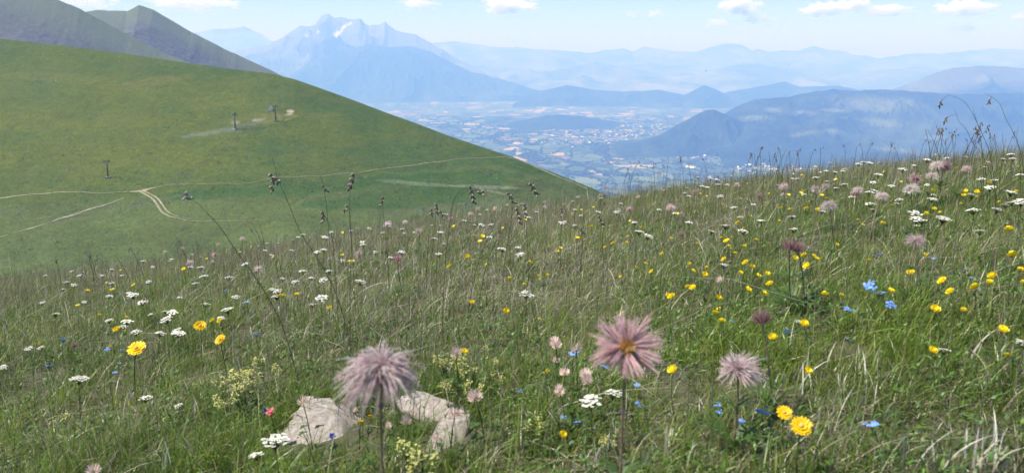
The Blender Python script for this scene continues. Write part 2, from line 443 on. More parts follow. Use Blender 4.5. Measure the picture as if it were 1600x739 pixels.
# valley floor, one sheet from under the meadow out to the horizon
nu, nv = 420, 420
uu = np.linspace(-2.2, 2.2, nu); yy = np.concatenate([np.linspace(-4000, 3500, 20), np.geomspace(3600, 110000, nv - 20)])
Vy, Vu = np.meshgrid(yy, uu, indexing='ij')
Vx = Vu * np.maximum(np.abs(Vy), 9000)
vz = -1000 + 22 * fbm(Vx / 2500, Vy / 2500, 4) + 60 * np.clip(fbm(Vx / 6000 + 3, Vy / 6000, 3), 0, 1)
far_wood = .12 * fbm(Vx / 3500 + 9, Vy / 5000, 3) - .05
ppx, ppy = project(Vx, np.maximum(Vy, 1), vz)
plain_open = 1 - sstep(.6, 1.3, ell(ppx, ppy, 1010, 235, 200, 60, 12))
far_wood = far_wood - .10 * plain_open
o = mesh_np('valley_floor', np.stack([Vx, Vy, vz], -1).reshape(-1, 3), grid_faces(nu, nv), valley_mat(), True, np.repeat(far_wood.reshape(-1, 1), 3, 1))
tag(o, kind='structure')

# woods and hedgerows on the valley floor
def woods(n):
    yy = rng.uniform(5500, 15000, n); u = rng.uniform(-.16, .45, n) ; x = u * yy
    a = np.abs(noise(x / 520 + 3, yy / 700)); b = np.abs(noise(x / 330 - 7, yy / 900 + 4)); c = fbm(x / 420 + 40, yy / 600, 3)
    k = (a < .025) | (b < .02) | (c > .42); x, yy = x[k], yy[k]; n = len(x)
    z = -1000 + 22 * fbm(x / 2500, yy / 2500, 4) + 60 * np.clip(fbm(x / 6000 + 3, yy / 6000, 3), 0, 1)
    r = rng.uniform(7, 15, n)
    O = np.array([(1, 0, .4), (.3, .95, .5), (-.8, .6, .4), (-.8, -.6, .45), (.3, -.95, .4), (0, 0, 1.15), (0, 0, -.6)])
    J = rng.uniform(.8, 1.25, (n, 7, 1)); V = O[None] * r[:, None, None] * J + np.stack([x, yy, z], -1)[:, None, :]
    T = np.array([(0, 1, 5), (1, 2, 5), (2, 3, 5), (3, 4, 5), (4, 0, 5), (1, 0, 6), (2, 1, 6), (3, 2, 6), (4, 3, 6), (0, 4, 6)])
    F_ = (T[None] + (np.arange(n) * 7)[:, None, None]).reshape(-1, 3)
    o = mesh_np('valley_woods', V.reshape(-1, 3), F_, plain('woodland_foliage', (.032, .055, .012), .9, 0, .35, .01), True)
    tag(o, 'dark hedgerows and copses between the valley fields', 'woods', kind='stuff')
woods(110000)

# heath-covered mountains behind the green hill
mountain('heath_mountain', [(100, 60), (134, 19), (152, 16), (175, 17), (199, 18), (217, 8), (238, 15), (298, 50), (357, 80), (417, 107), (435, 116), (500, 150)], 2300, 700, 600, -320, m_bushy, amp=.07, ns=300, jag=.6, seed=30, nf=110,
         rock=lambda px, py, x, y, r, k: sstep(.82, .98, k) * .8)
mountain('heath_mountain', [(-500, -90), (-200, -50), (0, -27), (60, -10), (89, 0), (125, 14), (150, 28), (200, 55), (260, 85), (330, 112), (400, 135)], 1750, 600, 500, -320, m_bushy, amp=.07, ns=300, jag=.6, seed=33, nf=110,
         rock=lambda px, py, x, y, r, k: sstep(.75, .98, k) * .8)

# ------------------------------------------------------------------ green hill
crest = sil([(-400, 30), (0, 61), (100, 72), (200, 85), (300, 100), (360, 108), (420, 115), (460, 124), (500, 138), (550, 156), (600, 175), (650, 193), (700, 212), (750, 229), (800, 245), (870, 272), (925, 294), (1000, 330), (1150, 400)])
basep = sil([(-400, 560), (0, 480), (200, 455), (400, 425), (600, 395), (800, 365), (925, 345), (1000, 352), (1150, 410)])
Ycr = sil([(-400, 620), (0, 560), (500, 520), (800, 470), (925, 450), (1150, 430)])
fac = sil([(-400, .42), (0, .45), (500, .60), (925, .86), (1150, .95)])
def hillP(px, py, lift=0):
    px = np.asarray(px, float); py = np.asarray(py, float)
    c, b = crest(px), basep(px); s = np.clip((b - py) / (b - c), 0, 1)
    Yc = Ycr(px); Yb = Yc * fac(px)
    Y = Yb + (Yc - Yb) * (.82 * s + .18 * s ** 4)
    u, t = ray(px, py); z = t * Y
    z = z + lift + (fbm(u * Y / 40, Y / 40, 3) * .7) * np.clip((1 - s) * 6, 0, 1)
    return np.stack([u * Y, Y, z], -1)
nu, nv = 1000, 330
px = np.linspace(-400, 1150, nu)
rows = []; cols = []
def hill_color(px, py):
    g = np.array([.066, .106, .024]); yel = np.array([.118, .138, .022]); dk = np.array([.046, .096, .020]); gr = np.array([.098, .122, .036])
    n = fbm(px / 120, py / 45, 5); n2 = fbm(px / 30 + 5, py / 9, 4)
    f = np.clip(.45 + .5 * n + .25 * n2 + .35 * (1 - ell(px, py, 120, 200, 330, 110)).clip(-1, 1), 0, 1)[:, None]
    c = g * (1 - f) + yel * f
    # lusher strip under the track
    below = sil([(-400, 330), (0, 312), (220, 302), (400, 288), (560, 272), (700, 258), (800, 250), (925, 300)])(px)
    d = sstep(2, 12, py - below + 3 * n2)[:, None]
    lower = gr * .9 * (1 - .3 * n[:, None]) + .2 * dk
    c = c * (1 - d) + lower * d
    for e in [(330, 302, 90, 9, -4), (520, 290, 200, 10, -5), (640, 310, 130, 18, -4), (700, 280, 130, 14, -2), (820, 262, 70, 8, 14), (560, 318, 90, 10, 0)]:
        k = (1 - sstep(.4, 1.3, ell(px, py, *e) + .5 * n2))[:, None]
        c = c * (1 - k * .75) + dk * 1.05 * k * .75
    for e, cc, w in [((335, 206, 50, 4, -8), (.17, .19, .13), .75), ((372, 201, 30, 6, -8), (.12, .15, .09), .6), ((430, 186, 34, 7, -8), (.15, .155, .03), .75), ((330, 166, 34, 4, -12), (.15, .155, .03), .6), ((240, 128, 50, 7, -6), (.15, .155, .03), .6), ((90, 122, 90, 8, 4), (.14, .15, .03), .5), ((390, 184, 40, 5, -8), (.15, .155, .03), .5), ((500, 180, 40, 4, 0), (.14, .15, .03), .4), ((400, 192, 38, 3, -8), (.14, .16, .09), .5), ((368, 192, 8, 3, 0), (.30, .25, .20), .7), ((404, 188, 10, 2.2, -8), (.32, .27, .22), .9),
                  ((454, 174, 6, 2.8, 0), (.50, .40, .33), 1), ((451, 179, 6, 2, -10), (.45, .36, .30), .9), ((390, 201, 26, 4, 0), (.03, .05, .03), .4),
                  ((655, 288, 60, 3, 3), (.17, .20, .11), .7), ((760, 293, 60, 2.5, 3), (.2, .22, .14), .7), ((770, 300, 25, 2, 12), (.2, .2, .14), .6), ((610, 283, 25, 2, 0), (.16, .17, .10), .5),
                  ((690, 325, 130, 6, -6), (.12, .14, .07), .6), ((240, 130, 60, 8, -10), (.13, .13, .04), .5), ((425, 182, 30, 6, 0), (.14, .15, .04), .6), ((0, 330, 40, 3, 0), (.1, .12, .06), .4),
                  ((180, 328, 140, 3, -12), (.13, .14, .09), .35)]:
        k = ((1 - sstep(.7, 1.15, ell(px, py, *e) + .45 * n2)) * w)[:, None]
        c = c * (1 - k) + np.array(cc) * k
    # faint gully lines
    for L in [[(280, 278), (320, 255), (345, 235), (372, 215)], [(262, 285), (300, 262), (335, 245)]]:
        a = np.array(L, float); gx = np.interp(py, a[::-1, 1], a[::-1, 0]); k = np.exp(-((px - gx + 4 * n2) / 3) ** 2) * (py > a[:, 1].min()) * (py < a[:, 1].max())
        c = c * (1 - .35 * k[:, None]) + np.array((.1, .1, .07)) * .25 * k[:, None]
    return c
for s in np.linspace(0, 1, nv - 10):
    py = basep(px) + (crest(px) - basep(px)) * s
    rows.append(hillP(px, py)); cols.append(hill_color(px, py))
cr = rows[-1]
for k in np.linspace(.05, 1, 10):
    p = cr.copy(); p[:, 0] *= 1 + .2 * k; p[:, 1] += 260 * k; p[:, 2] += cr[:, 2] / cr[:, 1] * 260 * k - 150 * k ** 1.6 - 1; rows.append(p); cols.append(cols[-1])
m_hill = hill_mat()
pre = [rows[0] + np.array([0, -60 * k, -14 * k]) for k in (2, 1)]
rows = pre + rows; cols = [cols[0]] * 2 + cols
o = mesh_np('green_hill', np.concatenate(rows), grid_faces(nu, len(rows)), m_hill, True, np.concatenate(cols))
tag(o, kind='structure')

def dirt_mat():
    m, nt, p = newmat('dirt_track'); c = coords(nt)
    n = noise_node(nt, .6, 7, .7, c); n2 = noise_node(nt, .12, 4, .6, c)
    b = ramp(nt, n.outputs[0], [(.3, (.09, .11, .045)), (.5, (.22, .20, .13)), (.7, (.34, .30, .22))])
    b = mix(nt, ramp(nt, n2.outputs[0], [(.45, 0.), (.65, .5)]).outputs[0], b.outputs[0], (.12, .14, .06))
    nt.links.new(b, p.inputs['Base Color']); p.inputs['Roughness'].default_value = .95
    return m
m_dirt = dirt_mat()
def track(name, pts, wid, wob=.8, lift=.18):
    a = np.array(pts, float); d = np.concatenate([[0], np.cumsum(np.hypot(*np.diff(a, axis=0).T))])
    n = int(d[-1] / 1.5) + 2; t = np.linspace(0, d[-1], n)
    # smooth
    X = np.interp(t, d, a[:, 0]); Yp = np.interp(t, d, a[:, 1])
    for _ in range(12):
        X[1:-1] = (X[:-2] + X[2:] + 2 * X[1:-1]) / 4; Yp[1:-1] = (Yp[:-2] + Yp[2:] + 2 * Yp[1:-1]) / 4
    P = hillP(X, Yp, lift); T = np.gradient(P, axis=0); T[:, 2] = 0; T /= np.linalg.norm(T, axis=1)[:, None]
    S = np.stack([-T[:, 1], T[:, 0], 0 * T[:, 0]], -1)
    w = (np.interp(t, np.linspace(0, d[-1], len(wid)), wid) * (1 + .35 * wob * fbm(t / 7, t * 0, 3)))[:, None] * .5
    rows = []
    for k in (-1, 0, 1):
        Q = P + S * w * k
        qx, qy = project(*Q.T)
        q = hillP(qx, qy, lift); rows.append(q)
    V = np.stack(rows, 1).reshape(-1, 3)
    o = mesh_np(name, V, grid_faces(3, n), m_dirt, True); tag(o, kind='structure'); return o
track('dirt_track', [(-300, 322), (-100, 316), (0, 310), (60, 306.5), (120, 302), (180, 300), (230, 297), (260, 293), (320, 290), (400, 283), (450, 279), (520, 273), (570, 270), (640, 260), (690, 252), (730, 248), (790, 245.5)], [2.6, 2.8, 3.2, 1.3, 1.1, 1.2, 1.5, 1.5])
track('ridge_path', [(792, 246), (815, 252), (840, 263), (870, 276), (900, 288), (920, 297)], [1.6, 1.5, 1.3, .8])
track('track_junction', [(203, 299.5), (222, 299), (243, 295.5)], [2, 7, 2], lift=.26)
track('rutted_track', [(218, 299), (228, 306), (240, 314), (246, 322), (253, 332), (265, 338), (290, 343), (330, 345.5), (400, 346), (480, 347)], [1.3, .9, .8, .6, .35, .2], lift=.2)
track('rutted_track', [(224, 299), (236, 306), (248, 314), (254, 322), (262, 332), (274, 338), (300, 341.5)], [1.2, .9, .8, .5, .25], lift=.24)
for P_, w_ in [([(20, 363), (50, 357), (74, 350)], [.6, 2.2, .4]), ([(80, 348), (100, 340), (118, 334), (140, 330)], [.4, 2.4, 1.6, .3]), ([(108, 336), (140, 325), (170, 317), (198, 308)], [.6, 2.4, 1.8, .8]), ([(50, 343), (70, 341), (84, 340)], [.3, 1.2, .3]), ([(-60, 384), (-20, 376), (12, 366)], [1, 2, .5])]:
    track('faint_path', P_, w_, wob=2.0)

def tussocks(n):
    qx = rng.uniform(-100, 930, n); s_ = rng.uniform(0, .99, n) ** .8; qy = basep(qx) + (crest(qx) - basep(qx)) * s_
    k = fbm(qx / 25, qy / 8, 4) > rng.uniform(-.5, .6, n); qx, qy = qx[k], qy[k]; n = len(qx)
    Pn = hillP(qx, qy, -.05); r = rng.lognormal(-1.35, .35, n)
    O = np.array([(1, 0, .1), (.3, .95, .1), (-.8, .6, .1), (-.8, -.6, .1), (.3, -.95, .1), (0, 0, .75)])
    V = O[None] * r[:, None, None] * rng.uniform(.7, 1.3, (n, 6, 1)) + Pn[:, None, :]
    T = np.array([(0, 1, 5), (1, 2, 5), (2, 3, 5), (3, 4, 5), (4, 0, 5)]); F_ = (T[None] + (np.arange(n) * 6)[:, None, None]).reshape(-1, 3)
    c = hill_color(qx, qy) * .7 * rng.uniform(.5, 1.4, (n, 1)); pale = rng.uniform(0, 1, n) < .05; c[pale] = (.22, .2, .14)
    o = mesh_np('hill_tussocks', V.reshape(-1, 3), F_, M['cover'], True, np.repeat(c, 6, 0)); tag(o, 'small grass tussocks and stones dotting the green hill', 'tussocks', kind='stuff')
tussocks(60000)

# ------------------------------------------------------------------ ski lift pylons on the hill
m_steel = plain('dull_green_steel', (.07, .095, .08), .6, .3)
m_conc = plain('concrete', (.25, .24, .22), .9)
def pylon(name):
    root = empty(name)
    b = MB(); b.tube([(0, 0, -.6), (0, 0, 3.6), (0, 0, 7.4)], [.32, .26, .2], 10); b.build('mast', m_steel, root)
    b = MB(); b.tube([(-1.1, 0, 7.2), (0, 0, 7.5), (1.1, 0, 7.2)], .17, 8); b.tube([(-.7, 0, 7.3), (0, 0, 6.5), (.7, 0, 7.3)], .06, 6); b.build('crossarm', m_steel, root)
    for s in (-1, 1):
        b = MB(); b.box((1.1 * s, 0, 6.95), (.07, .7, .1))
        for k in (-.5, 0, .5): b.blob((1.1 * s, k, 6.8), (.06, .2, .2), nz=6, nr=10)
        b.build('sheave_train', m_steel, root)
    b = MB()
    for k in range(14): b.tube([(-.22, .26, .8 + .45 * k), (.22, .26, .8 + .45 * k)], .025, 5)
    b.tube([(-.22, .26, .3), (-.22, .26, 7)], .03, 5); b.tube([(.22, .26, .3), (.22, .26, 7)], .03, 5); b.build('ladder', m_steel, root)
    b = MB(); b.box((0, 0, -.1), (.9, .9, .5)); b.build('footing', m_conc, root, False)
    return root
def copy_tree(o, parent=None):
    c = o.copy(); COL.objects.link(c); c.parent = parent
    for ch in o.children: copy_tree(ch, c)
    return c
def hill_point(px, py): return Vector(hillP([px], [py])[0])
ps = [(169, 277, 1.12, .15, 'drag lift pylon standing alone on the lower hillside above the dirt track'),
      (368, 203, 1.15, .9, 'drag lift pylon rising out of the grey scree patch on the hill'),
      (431, 190, 1.15, .2, 'highest drag lift pylon, beside the bare pinkish earth patch')]
p0 = None
for px_, py_, sc, rz, lab in ps:
    if p0 is None: o = p0 = pylon('lift_pylon')
    else: o = copy_tree(p0)
    o.location = hill_point(px_, py_); o.scale = (sc, sc, sc); o.rotation_euler.z = rz
    tag(o, lab, 'pylon', 'lift pylons on the green hill')
b = MB(); b.box((0, 0, 1.0), (.9, .7, 1.0)); hut = b.build('lift_cabin', plain('cabin_paint', (.6, .62, .6), .6), None, False)
hut.location = hill_point(423, 173); tag(hut, 'tiny pale lift cabin beside the highest pylon on the hill', 'cabin')
b = MB(); b.add([(-1.05, -.85, 2), (1.05, -.85, 2), (1.05, .85, 2), (-1.05, .85, 2), (0, -.85, 2.55), (0, .85, 2.55)], [(0, 1, 4), (2, 3, 5), (0, 4, 5, 3), (1, 2, 5, 4), (0, 3, 2, 1)])
b.build('roof', plain('cabin_roof', (.35, .36, .37), .5), hut, False)

# ------------------------------------------------------------------ meadow ground
_c = np.polyfit([-.659, -.326, 0, .32, .636], [-.093, -.049, 0, .043, .075], 3)
CR = 5.5; H0 = .530; S1 = .031; Q = .0126
def gx(x):
    t = np.clip(x / CR, -1.1, 1.1); p = np.polyval(_c, t)
    sl = np.polyval(np.polyder(_c), t)
    return CR * (p + (x / CR - t) * sl)
def ground(x, y):
    x = np.asarray(x, float); y = np.asarray(y, float)
    yc = np.minimum(y, 30)
    return -H0 + gx(x) - S1 * y - Q * yc ** 2 - (y - yc) * .8 + .030 * fbm(x * .9, y * .9, 4)
def place(px, py, h):
    """point of the ground whose height h above it lies on the pixel's ray (or the crest if the ray misses)"""
    u, t = ray(px, py); u = float(u); t = float(t)
    ys = np.linspace(.5, 9, 1400)
    g = ground(u * ys, ys) + h - t * ys
    hit = np.where(g >= 0)[0]
    i = hit[0] if len(hit) else int(np.argmax(g))
    y = ys[i]; return float(u * y), float(y), float(ground(u * y, y))
nx, ny = 260, 420
xs = np.sinh(np.linspace(-3, 3, nx)) * 7.0; ysg = np.concatenate([np.linspace(-60, -1, 20), np.linspace(-.9, 12, 300), np.geomspace(12.2, 170, 100)])
Gx, Gy = np.meshgrid(xs, ysg)
Gxe = Gx
o = mesh_np('meadow_ground', np.stack([Gxe, Gy, ground(Gxe, Gy)], -1).reshape(-1, 3), grid_faces(nx, ny), ground_mat(), True)
tag(o, kind='structure')

# ------------------------------------------------------------------ rocks
def rock(name, c, size, rz, tilt, label, seed):
    n = 44; r = np.random.default_rng(seed)
    th = np.linspace(0, 2 * np.pi, n, endpoint=False); ph = np.linspace(0, np.pi, 26)
    T, P_ = np.meshgrid(th, ph)
    x = np.sin(P_) * np.cos(T); y = np.sin(P_) * np.sin(T); z = np.cos(P_)
    e = .62
    x, y, z = np.sign(x) * abs(x) ** e, np.sign(y) * abs(y) ** e, np.sign(z) * abs(z) ** (e * .9)
    # cut with a few random planes for facets
    D = np.stack([x, y, z], -1)
    for k in range(11):
        nn = r.normal(size=3); nn[2] = abs(nn[2]) * .9; nn /= np.linalg.norm(nn); dd = r.uniform(.62, .92)
        s = D @ nn; D = D - np.clip(s - dd, 0, None)[..., None] * nn
    nse = fbm(D[..., 0] * 2.2 + seed, D[..., 1] * 2.2 + D[..., 2] * 1.7, 6, .6) * .11
    D = D * (1 + nse[..., None])
    D = D * np.array(size)
    o = mesh_np(name, D.reshape(-1, 3), grid_faces(n, 26), M['rock'], True)
    # close the seam
    me = o.data; import bmesh
    bm = bmesh.new(); bm.from_mesh(me); bm.verts.ensure_lookup_table()
    vs = bm.verts; fs = []
    for i in range(25):
        try: bm.faces.new((vs[i * n + n - 1], vs[i * n], vs[(i + 1) * n], vs[(i + 1) * n + n - 1]))
        except Exception: pass
    bmesh.ops.remove_doubles(bm, verts=bm.verts, dist=1e-5)
    bmesh.ops.recalc_face_normals(bm, faces=bm.faces)
    for f in bm.faces: f.smooth = True
    bm.to_mesh(me); bm.free()
    o.location = c; o.rotation_euler = (tilt[0], tilt[1], rz)
    return tag(o, label, 'rock', 'pale rocks in the foreground grass')
def rock_at(px, py, size, rz, tilt, label, seed, dz):
    x, y, z = place(px, py, dz); return rock('limestone_rock', (x, y, z + dz * .5), size, rz, tilt, label, seed)
ROCKS = [(497, 664, (.085, .125, .020), .22, (.20, -.06), 'broad flat pale rock left of the drooping mauve seed head', 5, .012),
         (684, 630, (.085, .036, .018), -.55, (.12, .16), 'wedge-shaped pale rock sloping down right of the mauve seed head', 9, .022),
         (702, 676, (.034, .095, .020), -.25, (.22, .10), 'narrow pale rock lying lowest, below the wedge-shaped one', 14, .014)]
rock_pos = []
for r_ in ROCKS:
    o = rock_at(*r_); o.location.z -= .006; rock_pos.append((o.location.x, o.location.y, max(r_[2][0], r_[2][1])))

# ------------------------------------------------------------------ grass
def wedge(n, y0, y1, marg=.5, p=1.0):
    y = np.sqrt(rng.uniform(y0 ** 2, y1 ** 2, n)) if p == 1 else y0 + (y1 - y0) * rng.uniform(0, 1, n) ** p
    x = rng.uniform(-1, 1, n) * (.66 * y + marg); return x, y
def keep_off_rocks(x, y, k=1.0):
    m = np.ones(len(x), bool)
    for rx, ry, rr in rock_pos: m &= ((x - rx) ** 2 + ((y - ry + .02) * 1.0) ** 2) > (rr * .66 * k) ** 2
    return m
def blades(x, y, h, w, lean, col, lev=4, droop=0., z0=None, face=None):
    n = len(x); z = ground(x, y) if z0 is None else z0
    a = rng.uniform(0, 2 * np.pi, n); fa = rng.uniform(0, 2 * np.pi, n) if face is None else face
    ld = np.stack([np.cos(a) + .35, np.sin(a) - .1], -1)            # slight common wind lean
    side = np.stack([np.cos(fa), np.sin(fa), rng.normal(0, .15, n)], -1)
    base = np.stack([x, y, z - .004], -1)
    V = np.empty((n, 2 * lev - 1, 3)); C = np.empty((n, 2 * lev - 1, 3))
    for k in range(lev):
        t = k / (lev - 1)
        ben = lean * (t ** 1.8)
        hz = h * (t - .5 * np.minimum(lean, 1.6) ** 2 * t ** 2.4 * .55) - droop * h * t ** 4
        c = base + np.stack([ld[:, 0] * ben * h, ld[:, 1] * ben * h, hz], -1)
        ww = (w * (1 - .25 * t) * (1 - t ** 3.5))[:, None] * side * .5
        sh = .72 + .36 * t
        if k < lev - 1:
            V[:, 2 * k] = c - ww; V[:, 2 * k + 1] = c + ww; C[:, 2 * k] = C[:, 2 * k + 1] = col
        else: V[:, 2 * k] = c; C[:, 2 * k] = col
    m = 2 * lev - 1; b = (np.arange(n) * m)[:, None]
    q = [np.concatenate([b + 2 * k, b + 2 * k + 1, b + 2 * k + 3, b + 2 * k + 2], 1) for k in range(lev - 2)]
    t3 = np.concatenate([b + m - 3, b + m - 2, b + m - 1], 1)
    return V.reshape(-1, 3), C.reshape(-1, 3), [np.concatenate(q), t3]
def join(L):
    V = np.concatenate([l[0] for l in L]); C = np.concatenate([l[1] for l in L]); fs = []; o = 0
    for l in L:
        fs += [f + o for f in l[2]]; o += len(l[0])
    return V, C, fs
def palette(n, cols, wts, jit=.18):
    c = np.array(cols)[rng.choice(len(cols), n, p=np.array(wts) / sum(wts))]
    return c * rng.uniform(1 - jit, 1 + jit, (n, 1)) * rng.uniform(.94, 1.06, (n, 3))
GREEN = [(.145, .225, .032), (.18, .275, .038), (.095, .16, .03), (.26, .31, .07), (.23, .23, .09)]
DRY = [(.36, .32, .22), (.50, .46, .35), (.24, .20, .14), (.66, .63, .53), (.19, .165, .115)]
def dryness(x, y):
    """where the sward is straw coloured: the middle of the slope, the crest, patches elsewhere"""
    px, py = project(x, y, ground(x, y) + .12)
    d = .50 + .40 * fbm(x * 1.1 + 4, y * 1.1, 3)
    d = d + .38 * (1 - sstep(.3, 1.4, ell(px, py, 660, 400, 330, 85, -8))) + .18 * (1 - sstep(.3, 1.5, ell(px, py, 1330, 560, 170, 60, 0)))
    d = d + .25 * (1 - sstep(.3, 1.5, ell(px, py, 1050, 700, 160, 60, 0))) + .2 * (1 - sstep(.3, 1.5, ell(px, py, 100, 720, 200, 40, 0)))
    d = d - .22 * (1 - sstep(.3, 1.4, ell(px, py, 1250, 440, 260, 60, 0))) - .2 * (1 - sstep(.3, 1.4, ell(px, py, 560, 540, 160, 40, 0)))
    d = d + .18 * sstep(3.2, 5.0, y) - .16 * (1 - sstep(1.2, 2.2, y))
    return np.clip(d, .08, 1)
Lg, Ld = [], []
for (n, y0, y1, hm, wm, wid) in [(80000, .55, 1.5, .045, .0018, .35), (150000, 1.5, 3.0, .046, .0016, .5), (170000, 3.0, 5.2, .052, .0017, .6), (120000, 5.2, 8.5, .062, .0023, .7)]:
    x, y = wedge(n, y0, y1, wid)
    k = keep_off_rocks(x, y)
    tuft = fbm(x * 6, y * 6, 3); k &= rng.uniform(0, 1, n) < np.clip(.68 + .8 * tuft, .10, 1)
    x, y, tuft = x[k], y[k], tuft[k]; n = len(x)
    d = rng.uniform(0, 1, n) < dryness(x, y) * .62
    h = hm * rng.lognormal(0, .38, n) * (1 + .35 * fbm(x * 2.2, y * 2.2, 3)) * (1 + .45 * tuft)
    h = np.clip(h, .02, .26) * np.where(y < 1.05, .8, 1)
    pn = fbm(x * 1.7 + 8, y * 1.7 + 2, 3)[:, None]
    cg = palette(n, GREEN, [4, 3, 3, 1.3, 1.7]) * (1 + .35 * pn * np.array([1.2, 1, .6]))
    cd = palette(n, DRY, [3, 2.5, 3, 1.0, 3])
    w = wm * rng.uniform(.55, 1.45, n); lean = np.abs(rng.normal(0, .75, n)) + .08
    g = ~d
    Lg.append(blades(x[g], y[g], h[g], w[g], lean[g], cg[g]))
    Ld.append(blades(x[d], y[d], h[d] * rng.uniform(.6, 1.25, d.sum()), w[d] * .85, lean[d] * 1.6 + .1, cd[d]))
# thin upright stalks that stand above the sward
for (n, y0, y1, hm, w) in [(1200, .9, 1.6, .09, .0010), (6500, 1.6, 3.2, .105, .0010), (17000, 3.2, 5.4, .11, .0011), (12000, 5.4, 8, .12, .0014)]:
    x, y = wedge(n, y0, y1, .6); k = keep_off_rocks(x, y, 1.2); x, y = x[k], y[k]; n = len(x)
    h = hm * rng.lognormal(0, .28, n)
    Ld.append(blades(x, y, np.clip(h, .05, .3), w * rng.uniform(.7, 1.3, n), np.abs(rng.normal(0, .16, n)), palette(n, [(.12, .10, .055), (.09, .11, .04), (.26, .2, .165), (.42, .38, .29), (.34, .25, .23)], [2, 2.5, 2, 2, 2])))
# broad bleached blades lying through the grass
for (n, y0, y1, hm, w) in [(600, .7, 1.7, .055, .0026), (3000, 1.7, 3.4, .055, .0024), (3000, 3.4, 6, .06, .0026)]:
    x, y = wedge(n, y0, y1, .5); k = keep_off_rocks(x, y, 1.3) & (rng.uniform(0, 1, n) < dryness(x, y) * 1.6); x, y = x[k], y[k]; n = len(x)
    Ld.append(blades(x, y, hm * rng.lognormal(0, .3, n), w * rng.uniform(.6, 1.3, n), rng.uniform(.15, 1.1, n), palette(n, [(.50, .47, .38), (.60, .58, .50), (.42, .37, .27)], [2, 1.5, 2]), lev=7, droop=.15))
bx_, by_ = [], []
for cx_, cy_, k_, sp_ in [(1080, 725, 9, 30), (925, 735, 7, 40), (1000, 735, 8, 60), (1350, 735, 7, 30), (1240, 730, 6, 40), (1480, 730, 9, 60), (1560, 720, 30, 40), (640, 735, 7, 60), (230, 735, 8, 60), (350, 700, 6, 50), (150, 620, 6, 60), (1330, 600, 26, 60), (1530, 560, 8, 50), (1280, 640, 12, 60), (560, 480, 26, 90), (690, 470, 26, 90), (620, 440, 26, 120)]:
    for _ in range(k_):
        q = place(cx_ + rng.normal(0, sp_), min(738, cy_ + rng.normal(0, 12)), .01); bx_.append(q[0]); by_.append(q[1])
bx_, by_ = np.array(bx_), np.array(by_); n = len(bx_)
Ld.append(blades(bx_, by_, rng.uniform(.035, .085, n), rng.uniform(.0026, .004, n), rng.uniform(.08, .6, n), palette(n, [(.56, .53, .44), (.66, .64, .56), (.46, .42, .31)], [2, 1.5, 1.5]), lev=7, droop=.1))
V, C, fs = join(Lg); o = mesh_np('meadow_grass', V, fs, M['grass'], True, C)
tag(o, 'dense green and mixed meadow grass covering the foreground slope', 'grass', kind='stuff')
V, C, fs = join(Ld); o = mesh_np('dry_grass', V, fs, M['dry'], True, C)
tag(o, 'bleached dry stalks and straw blades mixed through the meadow', 'dry grass', kind='stuff')
# low broad leaves
L = []
for (n, y0, y1, s) in [(24000, .6, 1.7, .0065), (26000, 1.7, 3.6, .008)]:
    x, y = wedge(n, y0, y1, .5)
    k = keep_off_rocks(x, y, 1.0) & (fbm(x * 3 + 3, y * 3, 3) > rng.uniform(-.35, .35, n)); x, y = x[k], y[k]; n = len(x)
    cc = palette(n, [(.08, .17, .03), (.12, .21, .035), (.055, .12, .03), (.17, .20, .07)], [4, 3, 2, .8])
    z0 = ground(x, y) + rng.uniform(0, .055, n)
    L.append(blades(x, y, s * rng.uniform(.9, 2.2, n), s * .62 * rng.uniform(.6, 1.3, n), rng.uniform(.6, 1.8, n), cc, z0=z0))
V, C, fs = join(L); o = mesh_np('low_leafy_ground_cover', V, fs, M['cover'], True, C)
tag(o, 'small-leaved green herbs creeping low between the grass blades', 'ground cover', kind='stuff')

# ------------------------------------------------------------------ flowers
ROOTS = []          # (object, kind, look, px, py)
def stem_pts(h, bend, n=5):
    a = random.uniform(0, 6.28); return [Vector((math.cos(a) * bend * h * (math.sin(1.57 * k / (n - 1)) - k / (n - 1)) * 2, math.sin(a) * bend * h * (math.sin(1.57 * k / (n - 1)) - k / (n - 1)) * 2, h * k / (n - 1))) for k in range(n)]
def leaf(b, base, d, ln, w, m=0, up=.5):
    d = Vector(d).normalized(); s = d.cross(Vector((0, 0, 1))); s = s.normalized() if s.length > .01 else Vector((1, 0, 0))
    pts = [Vector(base) + d * ln * t + Vector((0, 0, 1)) * ln * (up * t - .6 * t * t) for t in (0, .3, .65, 1)]
    b.strip(pts, [w * .3, w, w * .8, w * .05], s, m)
def petal(b, c, out, up, ln, w, cup, m=0, tip=.55):
    """one rounded petal leaving c along out, curling up by cup"""
    s = out.cross(up).normalized(); pts = []; ws = []
    for t, ww in ((0, .25), (.35, .85), (.72, 1), (1, tip)):
        pts.append(c + out * ln * t * math.cos(cup * t) + up * ln * t * math.sin(cup * t)); ws.append(w * ww)
    b.strip(pts, ws, s, m)
def ring(b, c, n, ln, w, cup, m, tip=.55, ph=0, nrm=None, jit=.08):
    up = Vector(nrm).normalized() if nrm is not None else Vector((0, 0, 1)); a = up.orthogonal().normalized(); q = up.cross(a)
    for k in range(n):
        t = ph + 2 * math.pi * k / n + random.uniform(-jit, jit)
        petal(b, c, a * math.cos(t) + q * math.sin(t), up, ln * random.uniform(.9, 1.08), w, cup, m, tip)

